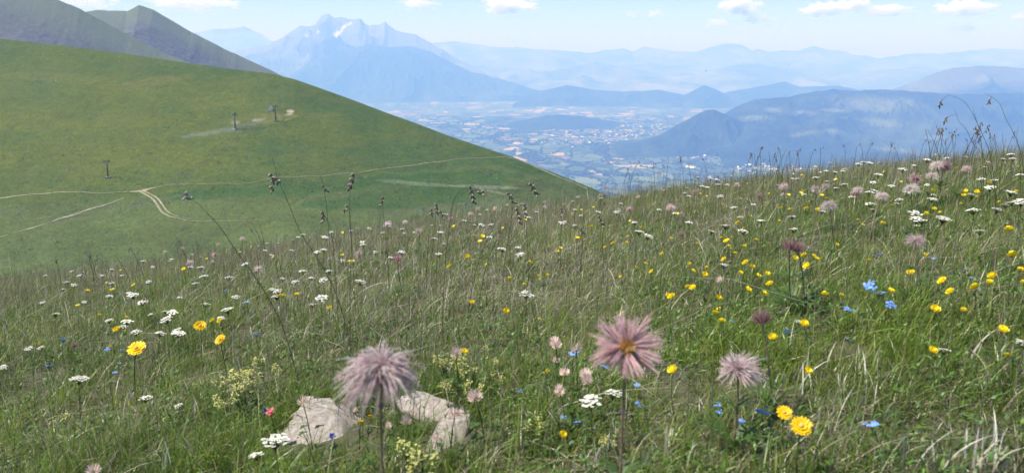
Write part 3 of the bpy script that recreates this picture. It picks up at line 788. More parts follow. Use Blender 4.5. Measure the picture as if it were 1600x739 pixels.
def k_yarrow(detail, h=.125):
    st, hd, lf = MB(), MB(), MB()
    st.tube(stem_pts(h * .86, .08), [.0011, .0010, .0010, .0009, .0008], 5)
    n = 26 if detail else 13; rad = random.uniform(.017, .024)
    for k in range(n):
        r = rad * math.sqrt((k + .3) / n); t = k * 2.4 + random.uniform(-.3, .3)
        c = Vector((math.cos(t) * r, math.sin(t) * r * random.uniform(.7, 1), h - 9 * r * r + random.uniform(-.0018, .0018)))
        st.tube([Vector((0, 0, h * .80 + .3 * r)), c * .5 + Vector((0, 0, h * .44)), c], .00045, 3)
        if detail: ring(hd, c, 5, .0036, .0035, .15, 0, .8, t, (random.uniform(-.3, .3), random.uniform(-.3, .3), 1)); hd.blob(c + Vector((0, 0, .0004)), (.0014, .0014, .001), 1, 3, 5)
        else: hd.blob(c, (.0048, .0048, .0022), 0, 3, 6)
    for k in range(5 if detail else 2):
        z = h * (.12 + .12 * k); t = random.uniform(0, 6.28); leaf(lf, (0, 0, z), (math.cos(t), math.sin(t), .3), .03, .005)
    return [('stem', st, ['stem']), ('flower_head', hd, ['white', 'cream']), ('leaves', lf, ['leaf'])]
def k_buttercup(detail, h=.115):
    st, hd, ce = MB(), MB(), MB()
    st.tube(stem_pts(h, .12), [.0010, .0009, .0008, .0008, .0007], 5)
    nrm = (random.uniform(-.4, .4), random.uniform(-.8, -.1), 1)
    ring(hd, Vector((0, 0, h)), 5, .0115, .0125, .55, 0, .7, 0, nrm)
    if detail: ring(hd, Vector((0, 0, h + .0006)), 5, .0105, .011, .95, 0, .7, .6, nrm)
    ce.blob((0, 0, h + .002), (.0032, .0032, .0026), 0, 4, 8)
    for k in range(3): t = random.uniform(0, 6.28); leaf(st, (0, 0, h * (.2 + .2 * k)), (math.cos(t), math.sin(t), .4), .03, .004)
    return [('stem', st, ['stem']), ('petals', hd, ['yellow']), ('centre', ce, ['gold'])]
def k_hawkbit(detail, h=.11):
    st, hd, ce = MB(), MB(), MB()
    st.tube(stem_pts(h, .1), [.0015, .0013, .0013, .0012, .0018], 6); st.blob((0, 0, h - .002), (.005, .005, .006), 0, 5, 8)
    nrm = (random.uniform(-.2, .2), random.uniform(-.75, -.5), 1)
    for n, ln, cup, ph in ((26, .0175, .05, 0), (24, .0150, .22, .2), (18, .0105, .45, .1)): ring(hd, Vector((0, 0, h + .002)), n, ln, .0036, cup, 0, .7, ph, nrm, .12)
    ce.blob(Vector((0, 0, h + .003)), (.0045, .0045, .004), 0, 5, 9, jit=.2)
    return [('stem', st, ['stem']), ('ray_petals', hd, ['gold']), ('centre', ce, ['orange'])]
def k_forget(detail, h=.09):
    st, hd, ce = MB(), MB(), MB(); st.tube(stem_pts(h * .9, .15), .0008, 5)
    for k in range(random.randint(6, 10) if detail else 6):
        t = k * 2.4; r = .0105 * math.sqrt(k + .4) / 2.2
        c = Vector((math.cos(t) * r, math.sin(t) * r, h + random.uniform(-.005, .003)))
        st.tube([Vector((0, 0, h * .88)), c], .0004, 3)
        nrm = (random.uniform(-.5, .5), random.uniform(-.8, .1), 1)
        ring(hd, c, 5, .0042, .0042, .1, 0, .8, t, nrm)
        ce.blob(c + Vector(nrm).normalized() * .0006, .0009, 0, 3, 5)
    for k in range(4): t = random.uniform(0, 6.28); leaf(st, (0, 0, h * (.1 + .15 * k)), (math.cos(t), math.sin(t), .5), .02, .005)
    return [('stem', st, ['stem']), ('petals', hd, ['blue']), ('centre', ce, ['yellow'])]
def k_bedstraw(detail, h=.10):
    st, hd = MB(), MB()
    for k in range(5):
        t = random.uniform(0, 6.28); tip = Vector((math.cos(t) * .018, math.sin(t) * .018, h * random.uniform(.75, 1)))
        st.tube([Vector((0, 0, 0)), tip * .5 + Vector((0, 0, .01)), tip], .0007, 4)
        for j in range(18):
            c = tip + Vector((random.gauss(0, .0042), random.gauss(0, .0042), random.gauss(-.005, .007))); ring(hd, c, 4, .0026, .0024, .2, 0, .6, random.random() * 3, (random.uniform(-.5, .5), random.uniform(-.5, .5), 1))
        for j in range(3):
            for q in range(5): a = q * 1.26; leaf(st, tip * (.3 + .2 * j), (math.cos(a), math.sin(a), .2), .009, .002)
    return [('stem', st, ['leaf']), ('floret_sprays', hd, ['lime'])]
def k_clover(detail, h=.10):
    st, hd = MB(), MB(); st.tube(stem_pts(h, .1), .0010, 5)
    for k in range(44):
        z = 1 - 1.5 * (k + .5) / 44; r = math.sqrt(max(0, 1 - z * z)); t = k * 2.4
        d = Vector((r * math.cos(t), r * math.sin(t), z)); c = Vector((0, 0, h)) + d * .004
        s = d.orthogonal().normalized(); pts = [c, c + d * .005 + Vector((0, 0, .0012)), c + d * .0085 + Vector((0, 0, .004))]
        hd.strip(pts, [.0012, .0028, .0014], s)
    for k in range(3):
        t = k * 2.1; tip = Vector((math.cos(t) * .02, math.sin(t) * .02, h * .45)); st.tube([Vector((0, 0, .01)), tip], .0005, 4)
        for q in range(3): a = q * 2.09; leaf(st, tip, (math.cos(a), math.sin(a), .1), .012, .009)
    return [('stem', st, ['leaf']), ('flower_head', hd, ['blush'])]
def k_gentian(detail, h=.08, m='deep_blue'):
    st, hd = MB(), MB(); st.tube(stem_pts(h, .05), .0012, 5)
    hd.tube([(0, 0, h - .012), (0, 0, h)], [.002, .0035], 7); ring(hd, Vector((0, 0, h)), 5, .010, .0075, .15, 0, .3, 0, (0, -.5, 1)); ring(hd, Vector((0, 0, h)), 5, .008, .006, .6, 0, .4, .6, (0, -.5, 1))
    for k in range(4): t = k * 1.57; leaf(st, (0, 0, h * .3), (math.cos(t), math.sin(t), .6), .015, .006)
    return [('stem', st, ['leaf']), ('petals', hd, [m])]

def plume_head(b, c, R_, n, droop, up0, up1, m, wind=(.0, 0, 0), hair=2, curl=.5, wmul=1.0, m2=None, lobes=0, axis=None):
    RM = Vector((0, 0, 1)).rotation_difference(Vector(axis)).to_matrix() if axis else None
    LD = [Vector((math.sqrt(1 - z * z) * math.cos(i * 2.4), math.sqrt(1 - z * z) * math.sin(i * 2.4), z)) for i in range(lobes) for z in [-.5 + 1.4 * (i + .5) / max(1, lobes)]]
    """feathery styles radiating from c"""
    wind = Vector(wind)
    for k in range(n):
        z = up0 + (up1 - up0) * (k + .5) / n; r = math.sqrt(max(0, 1 - z * z)); t = k * 2.39996 + random.uniform(-.25, .25)
        d = Vector((r * math.cos(t), r * math.sin(t), z)); ln = R_ * random.uniform(.72, 1.12)
        if RM: d = RM @ d
        if LD:
            q = max(LD, key=lambda v: v.dot(d)); kq = q.dot(d); d = d.lerp(q, .33).normalized(); ln *= .72 + .36 * max(0, kq) ** 6
        tw = Vector((random.gauss(0, .25), random.gauss(0, .25), random.gauss(0, .2))) * curl
        pts = []
        for s in (0, .2, .42, .64, .83, 1.0):
            pts.append(c + d * ln * (s - .22 * droop * s * s) + Vector((0, 0, -1)) * droop * ln * s ** 2.2 * .75 + (wind + tw) * ln * s * s * .55)
        mm = m if (m2 is None or random.random() < .72) else m2
        w = R_ * .034 * wmul
        side = d.orthogonal().normalized(); side2 = d.cross(side).normalized()
        ws = [w * .5, w * 1.0, w * 1.25, w * 1.15, w * .8, w * .1]
        b.strip(pts, ws, side, mm); b.strip(pts, ws, side2, mm)
        for i in range(hair * 4):         # silky hairs along each style
            s = random.uniform(.12, .95); q = s * 5; i0 = min(int(q), 4); p = pts[i0].lerp(pts[i0 + 1], q - i0)
            hd_ = (pts[i0 + 1] - pts[i0]).normalized() * .9 + Vector((random.gauss(0, 1), random.gauss(0, 1), random.gauss(0, 1))) * .45
            e = p + hd_.normalized() * R_ * random.uniform(.07, .14); b.strip([p, e], [R_ * .010, R_ * .003], hd_.orthogonal().normalized(), mm)
def anemone(style, detail, h=.24, R_=.032):
    """seed head of an alpine anemone on a hairy stem"""
    st, hd, ce, lf = MB(), MB(), MB(), MB()
    st.tube(stem_pts(h, .06, 8), [.0017, .0016, .0015, .0014, .0014, .0013, .0013, .0016], 7)
    if detail:
        for k in range(260):
            z = random.uniform(.02, h * .98); t = random.uniform(0, 6.28); d = Vector((math.cos(t), math.sin(t), .4)); p = Vector((0, 0, z)) + d * .001
            # hairs follow the bent stem closely enough: the stem bends less than a millimetre per hair
            st.strip([p, p + d * random.uniform(.002, .0042)], [.0003, .0001], d.orthogonal().normalized())
    c = Vector((0, 0, h)); hr = 5 if detail else 1; n = 230 if detail else 60; wm = .72 if detail else 1.6
    if style == 'mop': plume_head(hd, c, R_, int(n * 1.3), .62, -.45, .98, 0, (-.05, 0, .04), hr, .6, wm * 1.15, 1); mats = ['mauve', 'silver']
    elif style == 'star':
        plume_head(hd, c, R_ * 1.02, int(n * 1.3), .10, -.75, .62, 0, (.08, 0, .05), hr, .55, wm * 1.2, 1, lobes=22 if detail else 0, axis=(.05, -.85, .5)); mats = ['rose', 'mauve']
        if detail: plume_head(ce, c + Vector((0, -.003, .002)), R_ * .34, 90, .1, .1, .99, 0, (0, 0, 0), 2, .4, 1.3, axis=(.05, -.85, .5))
    elif style == 'spiky': plume_head(hd, c, R_, n, .25, -.5, .9, 0, (.25, 0, .12), hr, .6, wm, 1); mats = ['mauve', 'silver']
    elif style == 'pale': plume_head(hd, c, R_, n, .35, -.4, .9, 0, (.3, 0, 0), hr, .6, wm, 1); mats = ['silver', 'mauve']
    else: plume_head(hd, c, R_ * .7, n, -.35, -.1, .99, 0, (.1, 0, .3), hr, .25, wm, 1); mats = ['plum', 'rose']
    ce.blob(c, (R_ * .17, R_ * .17, R_ * .15), 0, 6, 10, jit=.12)
    if detail:
        for k in range(70):
            z = random.uniform(-.3, 1); r = math.sqrt(1 - z * z); t = random.uniform(0, 6.28); d = Vector((r * math.cos(t), r * math.sin(t), z))
            ce.strip([c + d * R_ * .12, c + d * R_ * .30], [R_ * .03, R_ * .008], d.orthogonal().normalized())
    for k in range(3):
        t = k * 2.1 + random.random(); 
        for q in (-.5, 0, .5): leaf(lf, (0, 0, h * .55), (math.cos(t + q), math.sin(t + q), .5), .035, .004)
        for q in range(5): leaf(lf, (0, 0, .01), (math.cos(t + q * .3 - .6), math.sin(t + q * .3 - .6), .7), .075, .006)
    return [('stem', st, ['stem_brown']), ('feathery_plumes', hd, mats), ('seed_centre', ce, ['orange' if style == 'star' else 'mauve']), ('leaves', lf, ['leaf'])]

def make(name, parts, detail):
    """first of its kind: an Empty with parts, or a single mesh when too small to show parts"""
    if detail:
        root = empty(name)
        for pn, b, ms in parts: b.build(pn, [M[m] for m in ms], root)
        return root
    b = MB(); names = []
    for pn, q, ms in parts:
        off = len(b.v); b.v += q.v; b.f += [[i + off for i in f] for f in q.f]
        for m in ms:
            if m not in names: names.append(m)
        b.m += [names.index(ms[k]) for k in q.m]
    return b.build(name, [M[m] for m in names])
CACHE = {}; USED = set()
def protos(key, builder, name, nvar, detail):
    k = (key, detail)
    if k not in CACHE:
        CACHE[k] = [make(name, builder(detail), detail) for _ in range(nvar)]
    return CACHE[k]
def put(key, builder, name, cat, look, group, px, py, H, size=1.0, nvar=4, tilt=.24, near=2.6, rz=None):
    h = H * size
    x, y, z = place(px, py, h)
    for rx, ry, rr in rock_pos:                      # never through a rock
        if (x - rx) ** 2 + (y - ry) ** 2 < (rr * .7) ** 2 and y > ry - rr * .5: y -= .0
    detail = y < near
    L = protos(key, builder, name, nvar, detail); p = L[random.randrange(len(L))]
    if p.name in USED: o = copy_tree(p)
    else: o = p; USED.add(p.name)
    o.location = (x, y, z); o.scale = (size,) * 3
    o.rotation_euler = (random.uniform(-tilt, tilt), random.uniform(-tilt, tilt), random.uniform(0, 6.28) if rz is None else rz)
    qx, qy = project(x, y, z + h)
    ROOTS.append((o, key, look, group, cat, float(qx), float(qy)))
    return o

# the three big seed heads in front: placed by their distance, not by the sward height
def big_head(style, px, py, dist, R_, label, rx=0, ry=0):
    u, t = ray(px, py); x = float(u) * dist; z = float(t) * dist; g = float(ground(x, dist)); h = z - g
    o = make('anemone_seed_head', anemone(style, True, h, R_), True); o.location = (x, dist, g)
    tag(o, label, 'seed head', 'feathery anemone seed heads'); return o
big_head('mop', 594, 577, .66, .042, 'largest mauve anemone seed head, drooping like a mop in front of the pale rocks')
big_head('star', 978, 543, .72, .035, 'rose-pink star-shaped anemone seed head with an orange-yellow centre on a tall brown stem')
big_head('spiky', 1153, 577, 1.02, .034, 'smaller spiky mauve seed head right of the rose-pink star-shaped one')
LAND = [(594, 578, 'the drooping mauve seed head'), (978, 543, 'the rose-pink star-shaped seed head'), (1153, 577, 'the spiky mauve seed head'),
        (497, 665, 'the broad flat rock'), (700, 660, 'the wedge-shaped rock')]

anem = [(628, 402, 'plum', .9, 'dark pink'), (1418, 378, 'spiky', .9, 'mauve'), (1313, 320, 'pale', 1.0, 'whitish'), (1367, 306, 'pale', .95, 'pale pink'), (1337, 297, 'pale', .9, 'silvery'),
        (1245, 381, 'plum', 1.0, 'dark brownish'), (1266, 388, 'plum', .9, 'dark brownish'), (1226, 291, 'spiky', .9, 'mauve'), (1038, 323, 'spiky', .9, 'mauve'), (1262, 294, 'spiky', .8, 'mauve'), (1183, 310, 'plum', .8, 'dark plum'),
        (1470, 259, 'star', 1.1, 'rosy'), (1440, 277, 'star', 1.0, 'rosy'), (1437, 293, 'pale', 1.0, 'silvery'), (1480, 258, 'pale', 1.1, 'silvery'), (1450, 275, 'pale', 1.0, 'silvery'), (1160, 288, 'spiky', .8, 'mauve'), (1088, 300, 'star', .7, 'rosy'), (1300, 290, 'spiky', .7, 'mauve'),
        (376, 368, 'spiky', 1.0, 'mauve'), (345, 370, 'star', .8, 'rosy'), (287, 383, 'star', .8, 'rosy'), (262, 380, 'spiky', .8, 'mauve'), (330, 398, 'star', .8, 'rosy'), (604, 352, 'spiky', 1.0, 'mauve'), (655, 357, 'spiky', .9, 'mauve'), (700, 342, 'star', .7, 'rosy'), (735, 335, 'spiky', .8, 'mauve'),
        (770, 325, 'star', .7, 'rosy'), (640, 345, 'pale', .8, 'silvery'), (1218, 512, 'plum', .95, 'dark closed'), (115, 545, 'plum', .6, 'dark closed'), (985, 325, 'star', .7, 'rosy'), (1000, 308, 'spiky', .6, 'mauve'), (1058, 366, 'plum', .6, 'dark plum'), (50, 420, 'star', .6, 'rosy'), (560, 345, 'spiky', .6, 'mauve'), (1500, 262, 'spiky', .8, 'mauve'), (1345, 300, 'star', .7, 'rosy')]
for x_, y_, stl, s, look in anem:
    put('anemone_' + stl, lambda d, st_=stl: anemone(st_, d, .15, .025), 'anemone_seed_head', 'seed head', look + ' feathery seed head', 'feathery anemone seed heads', x_, y_, .15, s, 3, near=3.2)
LAND += [(628, 402, 'the dark pink seed head standing alone'), (1418, 378, 'the lone mauve seed head on the sunny slope'), (1313, 320, 'the whitish seed head'), (1245, 381, 'the pair of brownish seed heads'), (1470, 259, 'the rosy seed heads at the crest'), (376, 368, 'the mauve seed head on the left crest'), (1218, 512, 'the dark closed seed head')]

YA = ('yarrow', k_yarrow, 'white_yarrow', 'wildflower', 'flat white flower cluster', 'white yarrow clusters in the meadow')
BU = ('buttercup', k_buttercup, 'buttercup', 'wildflower', 'yellow cup-shaped flower', 'yellow buttercups in the meadow')
HA = ('hawkbit', k_hawkbit, 'golden_hawkbit', 'wildflower', 'golden many-petalled flower', 'golden hawkbits')
FO = ('forget', k_forget, 'forget_me_not', 'wildflower', 'sky-blue flower cluster', 'blue forget-me-nots')
BE = ('bedstraw', k_bedstraw, 'yellow_bedstraw', 'wildflower', 'frothy pale yellow flower spray', 'yellow bedstraw sprays')
CL = ('clover', k_clover, 'clover', 'wildflower', 'blush round clover head', 'pale clovers')
def P(kind, L, H, s=1.0):
    s = {'yarrow': .78, 'forget': .52, 'buttercup': .74, 'clover': .62, 'bedstraw': .75}.get(kind[0], 1)
    for q in L:
        put(*kind, q[0], q[1], H, s * (q[2] if len(q) > 2 else random.uniform(.85, 1.15)), tilt=.08 if kind[0] == 'hawkbit' else .24, rz=random.uniform(-.4, .4) if kind[0] == 'hawkbit' else None)
P(HA, [(310, 512, .9), (350, 530, .8), (205, 548, 1.15), (1250, 669, .75), (1226, 648, .6)], .11)
LAND += [(205, 548, 'the widest golden hawkbit'), (1250, 669, 'the lowest golden hawkbit'), (310, 512, 'the upright golden hawkbit')]
P(YA, [(500, 458, 1.1), (490, 476, .7), (553, 438, 1), (97, 452, .8), (218, 515, .9), (238, 520, .9), (277, 517, 1.0), (288, 512, .8), (118, 590, 1.1), (110, 440, .9), (50, 541, .8), (73, 540, .7), (228, 622, .8), (285, 630, .5), (428, 684, 1.2), (366, 482, 1.1), (349, 493, .7), (0, 569, .7),
       (68, 472, .8), (200, 457, .9), (225, 468, 1), (240, 490, .6), (130, 470, .7), (72, 470, .6), (155, 430, .9), (292, 416, .9), (820, 452, 1), (815, 394, .9), (1537, 361, .9), (1450, 345, .9), (1125, 413, .8), (1160, 339, .8), (935, 617, 1.0), (955, 616, .9), (1470, 547, .6), (1595, 533, .8),
       (1240, 500, .5), (300, 397, .8), (420, 398, .8), (437, 365, .7), (690, 380, .6), (1430, 352, .6), (1402, 318, .7), (1448, 302, .8), (1412, 310, .9), (412, 712, .7), (95, 480, .5), (190, 430, .8)], .125)
P(BU, [(1053, 465, 1.1), (1152, 451, 1.1), (733, 475, .9), (778, 483, 1), (508, 482, .9), (1573, 361, 1.2), (1588, 403, 1.3), (1480, 443, 1.1), (1510, 460, 1.1), (1545, 427, 1.1), (1424, 430, 1), (1383, 457, 1), (1287, 463, .9), (1190, 526, 1), (1118, 502, .9), (1116, 490, .9), (1195, 441, 1), (1180, 429, .9), (1058, 465, 1),
       (1075, 425, .9), (1102, 422, .9), (1090, 424, 1), (1025, 425, .8), (1257, 401, 1), (1240, 403, .9), (1276, 402, .9), (1298, 381, .8), (978, 432, .7), (1357, 406, .7), (1548, 450, 1.2), (1560, 447, 1), (1130, 500, .8), (1325, 462, .7), (1337, 318, .8), (1300, 314, .8), (1475, 547, .9), (170, 540, .6), (60, 536, .6),
       (430, 400, .8), (1000, 413, .8), (850, 588, .8), (863, 676, .8), (712, 552, .9), (1270, 402, .8), (1165, 412, 1), (1172, 418, .9), (1150, 428, .8), (1160, 415, .9), (1190, 428, .9), (1598, 420, .9), (870, 392, .7), (1130, 385, .8), (1085, 380, .7), (920, 385, .7), (1460, 330, .7), (1345, 345, .7), (839, 501, .6), (970, 492, .6), (1120, 480, .6), (1590, 560, .7), (190, 515, .6), (270, 490, .5)], .115)
P(FO, [(895, 547, 1.3), (938, 574, 1.2), (915, 590, .8), (805, 607, .9), (883, 641, .8), (958, 641, 1.1), (988, 633, 1.1), (893, 655, .8), (875, 652, .7), (1047, 508, .9), (1118, 627, .8), (1195, 636, 1.2), (1164, 652, .8), (1125, 640, .7), (1377, 669, 1.2), (1318, 530, .9), (1332, 484, .8), (1138, 500, .9), (80, 572, 1.3), (175, 541, 1), (184, 549, 1.1), (186, 567, .8), (180, 582, .8), (222, 541, .9), (118, 484, .7), (332, 449, .7), (278, 459, .7), (1463, 404, .9), (1512, 421, .9), (1523, 434, .7), (1330, 356, .9), (1270, 388, .7), (1240, 345, .7), (155, 560, .7), (360, 462, .7), (605, 437, .7), (1050, 470, .5), (960, 560, .6), (1000, 600, .6)], .09)
P(BE, [(380, 583, 1.2), (395, 578, 1), (365, 585, 1), (385, 605, 1.2), (345, 595, .9), (400, 590, 1), (333, 622, .8), (378, 609, 1), (702, 563, 1), (715, 570, 1), (690, 560, .9), (730, 575, 1), (735, 600, .9), (720, 550, .9), (765, 590, .8), (700, 600, .8), (655, 705, 1.2), (665, 720, 1.1), (645, 690, .9), (410, 560, .8), (420, 575, .8), (770, 560, .7), (100, 650, .7), (830, 660, .8), (950, 690, .7)], .095)
P(CL, [(617, 668, 1.2), (700, 663, 1.4), (648, 645, .9), (540, 590, .8), (865, 570, .9), (690, 692, .9), (725, 688, .7), (605, 672, .8), (560, 648, .7), (1105, 480, .7)], .09)
put('gentian', k_gentian, 'blue_gentian', 'wildflower', 'deep blue star flower', 'deep blue gentians', 404, 643, .08, .75)
put('gentian', k_gentian, 'blue_gentian', 'wildflower', 'deep blue star flower', 'deep blue gentians', 525, 677, .08, .6)
put('vetch', lambda d: k_gentian(d, .08, 'red'), 'pink_vetch', 'wildflower', 'reddish pink flower', 'reddish flowers by the rock', 436, 641, .08, .8)
put('orange', lambda d: k_gentian(d, .08, 'gold'), 'orange_vetch', 'wildflower', 'orange flower', 'orange flowers by the rock', 560, 660, .08, .7)
put('orange', lambda d: k_gentian(d, .08, 'gold'), 'orange_vetch', 'wildflower', 'orange flower', 'orange flowers by the rock', 573, 650, .08, .55)
LAND += [(404, 643, 'the deep blue gentian'), (895, 547, 'the large blue cluster behind the pink seed head'), (385, 590, 'the frothy yellow bedstraw patch'), (500, 458, 'the wide white cluster in the straw-coloured grass')]
# the many small ones further up the slope
mcrest = sil([(0, 430), (200, 412), (400, 372), (600, 340), (800, 310), (930, 293), (1100, 272), (1300, 250), (1500, 235), (1600, 226)])
def scatter(kind, n, x0, x1, d0, d1, H, s0, s1, pw=1.4):
    cl = [(random.uniform(x0, x1), random.random() ** pw) for _ in range(max(3, n // 7))]
    for _ in range(n):
        c_ = random.choice(cl); loose = random.random() < .55
        x_ = random.uniform(x0, x1) if loose else min(x1, max(x0, random.gauss(c_[0], 45))); H = H; y_ = float(mcrest(x_)) + d0 + (d1 - d0) * (random.random() ** pw if loose else min(1, max(0, random.gauss(c_[1], .12))))
        put(*kind, x_, y_, H * random.uniform(.85, 1.15), random.uniform(s0, s1))
scatter(YA, 62, 60, 620, 2, 90, .125, .55, .95)
scatter(YA, 52, 620, 1150, 2, 80, .125, .5, .85)
scatter(YA, 82, 1050, 1600, 2, 95, .125, .5, .95)
scatter(BU, 60, 1100, 1600, 3, 110, .115, .5, .85)
scatter(BU, 48, 750, 1200, 5, 140, .115, .45, .8)
scatter(BU, 28, 100, 750, 10, 120, .115, .6, .95)
scatter(BU, 16, 950, 1600, 120, 330, .115, .5, .85, 1)
scatter(FO, 14, 50, 1500, 30, 260, .09, .6, .9, 1)
scatter(('anemone_spiky', lambda d: anemone('spiky', d, .15, .025), 'anemone_seed_head', 'seed head', 'mauve feathery seed head', 'feathery anemone seed heads'), 16, 260, 1250, 4, 60, .15, .5, .85)
scatter(CL, 12, 30, 1500, 120, 330, .09, .7, 1, 1)

def kill(o):
    for ch in list(o.children): kill(ch)
    bpy.data.objects.remove(o)
for L in CACHE.values():
    for p in list(L):
        if p.name not in USED: kill(p)
# ------------------------------------------------------------------ tall seed stalks
def stalk(pts, heads, Y, label, thick=.00075, mat='stem_dark', hs=1.4):
    """pts: pixels of the stalk from its tip downwards; it is carried on to the ground at depth Y"""
    W = []
    for i, (a, b_) in enumerate(pts):
        u, t = ray(a, b_); W.append(Vector((float(u) * Y, Y + .012 * math.sin(i * 1.7 + a), float(t) * Y)))
    d = (W[-1] - W[-2]).normalized(); d = (d + Vector((0, 0, -.5))).normalized()
    p = W[-1]
    while p.z > ground(p.x, p.y) - .01 and len(W) < 60:
        p = p + d * .03; d = (d + Vector((0, 0, -.18))).normalized(); W.append(p)
    basep_ = Vector((W[-1].x, W[-1].y, float(ground(W[-1].x, W[-1].y))))
    root = empty('seed_stalk', basep_); tag(root, label, 'grass stalk', 'tall grass stalks with drooping seed clusters')
    loc = [w - basep_ for w in W]
    for _ in range(2):      # Chaikin
        q = [loc[0]]
        for a, b_ in zip(loc[:-1], loc[1:]): q += [a * .75 + b_ * .25, a * .25 + b_ * .75]
        loc = q + [loc[-1]]
    n = len(loc); b = MB(); b.tube(loc, [thick * (.35 + .65 * min(1, k / n * 2.5)) for k in range(n)], 5); b.build('stem', M[mat], root)
    for (hx0, hy0, hx1, hy1) in heads:
        u0, t0 = ray(hx0, hy0); u1, t1 = ray(hx1, hy1)
        A = Vector((float(u0) * Y, Y, float(t0) * Y)) - basep_; B = Vector((float(u1) * Y, Y, float(t1) * Y)) - basep_
        b = MB(); ax = (B - A); L_ = ax.length; ax.normalize(); k = max(4, int(L_ / .0035)); near_ = min(loc, key=lambda q: (q - A).length)
        b.tube([near_, (near_ + A) * .5 + Vector((0, 0, .002)), A, B], .0006, 4, 0)
        for i in range(k):
            c = A.lerp(B, i / (k - 1)); t = i * 2.3; off = (ax.orthogonal().normalized() * math.cos(t) + ax.cross(ax.orthogonal()).normalized() * math.sin(t)) * .0022 * hs
            dr = (ax + off * 250 + Vector((random.gauss(0, .2), random.gauss(0, .2), 0))).normalized()
            b.blob(c + off, (.0016 * hs, .0016 * hs, .0036 * hs), 0, 4, 6, dr, .1)
            if random.random() < .55:
                c2 = c + off * 1.6; b.blob(c2 + Vector((0, 0, .001)), (.0012 * hs, .0012 * hs, .0024 * hs), 1, 3, 5, dr)
        b.build('seed_cluster', [M['fluff'], M['fluff']] if label.startswith('pale-tipped') else [M['spike'], M['fluff']], root)
    return root
ST = [([(423, 248), (427, 262), (433, 280), (450, 318), (470, 363), (495, 405), (520, 450)], [(424, 273, 427, 281), (433, 279, 436, 286), (428, 284, 424, 300)], 1.7, 'long leaning stalk with two dark seed clusters and a bare tip'),
      ([(286, 296), (292, 309), (305, 315), (325, 333), (345, 355), (368, 388), (400, 440), (430, 490)], [(289, 305, 298, 312), (292, 302, 290, 311)], 1.55, 'pale-tipped stalk arching from the left, lone small seed cluster'),
      ([(500, 274), (503, 283), (506, 300), (511, 340), (515, 400)], [(505, 290, 511, 300)], 2.0, 'short pale-tipped stalk with a stubby cluster between two taller ones'),
      ([(555, 270), (550, 285), (545, 300), (547, 340), (548, 380), (549, 430)], [(553, 274, 545, 298)], 1.7, 'straight upright stalk with a long pale-topped seed cluster'),
      ([(498, 320), (506, 331), (515, 350), (519, 375), (522, 420)], [(505, 332, 504, 348)], 2.0, 'low stalk whose cluster hangs below a pale bent tip'),
      ([(545, 322), (546, 332), (549, 360), (552, 400)], [(543, 322, 537, 331)], 2.2, 'small nodding cluster beside the straight upright stalk'),
      ([(597, 307), (599, 325), (600, 345), (604, 380)], [(599, 309, 595, 322)], 2.3, 'thin pale stalk with a small cluster between the two groups'),
      ([(748, 282), (740, 289), (730, 291), (716, 298), (707, 320), (703, 345), (698, 390)], [(735, 292, 741, 318), (744, 299, 756, 303)], 1.8, 'hooked stalk with one hanging and one sideways seed cluster'),
      ([(850, 281), (835, 285), (815, 293), (800, 305), (785, 328), (770, 355), (750, 400)], [(829, 287, 840, 306)], 1.9, 'arched stalk whose single cluster hangs near its drooping pale tip'),
      ([(780, 318), (789, 305), (793, 300), (800, 310), (800, 340), (790, 400)], [(794, 302, 803, 318)], 2.1, 'stalk with the topmost cluster of the trio under the arched one'),
      ([(800, 322), (806, 324), (802, 335), (785, 360), (768, 392)], [(808, 326, 813, 350)], 2.0, 'stalk with the longest hanging cluster of the trio'),
      ([(822, 315), (821, 325), (822, 345), (824, 380)], [(820, 319, 821, 338)], 2.2, 'short upright stalk at the end of the trio'),
      ([(679, 320), (682, 330), (680, 350), (676, 380)], [(682, 319, 683, 334)], 2.3, 'tallest stalk of the small bunch on the crest'),
      ([(676, 325), (675, 340), (670, 365)], [(675, 327, 674, 337)], 2.3, 'shorter stalk of the small bunch on the crest'),
      ([(688, 325), (689, 338), (686, 365)], [(688, 330, 692, 338)], 2.35, 'tilted stalk of the small bunch on the crest'),
      ([(878, 324), (878, 338), (877, 370)], [(878, 325, 877, 338)], 2.4, 'single pale cluster standing upright in the flowers'),
      ([(935, 335), (940, 350), (942, 390)], [(936, 338, 944, 356)], 2.2, 'dark thick cluster beside the yellow flowers'),
      ([(880, 358), (895, 355), (907, 355), (910, 375), (908, 400)], [(908, 356, 913, 368)], 2.1, 'bent straw stalk with a nodding dark cluster'),
      ([(1483, 149), (1497, 153), (1511, 162), (1522, 180), (1533, 203), (1546, 230)], [(1471, 158, 1468, 168)], 2.3, 'tall arching stalk at the right with one dangling cluster'),
      ([(1488, 172), (1492, 180), (1500, 190), (1512, 203), (1522, 224), (1534, 240)], [(1480, 184, 1475, 193)], 2.4, 'lower arching stalk with a small dangling cluster'),
      ([(1540, 146), (1549, 153), (1560, 163), (1574, 185), (1583, 205), (1594, 230)], [(1547, 156, 1544, 163)], 2.3, 'rightmost arching stalk with a curled tip cluster'),
      ([(1521, 168), (1527, 183), (1532, 200)], [], 2.4, 'bare short twig crossing the tall arching stalk'),
      ([(1524, 195), (1527, 206), (1532, 220), (1537, 238)], [(1525, 200, 1529, 212)], 2.5, 'short stalk with a frayed cluster under the tall arching one'),
      ([(1588, 197), (1588, 212), (1590, 232)], [], 2.6, 'bare thin stalk next to the rightmost arching one')]
for p_, hd_, Y_, lab in ST: stalk(p_, hd_, Y_, lab)
LAND += [(545, 285, 'the straight upright seed stalk'), (735, 292, 'the hooked seed stalk'), (830, 290, 'the arched seed stalk'), (1470, 164, 'the tall arching stalk'), (427, 275, 'the long leaning stalk'), (292, 308, 'the pale-tipped stalk'), (938, 345, 'the dark thick seed cluster')]
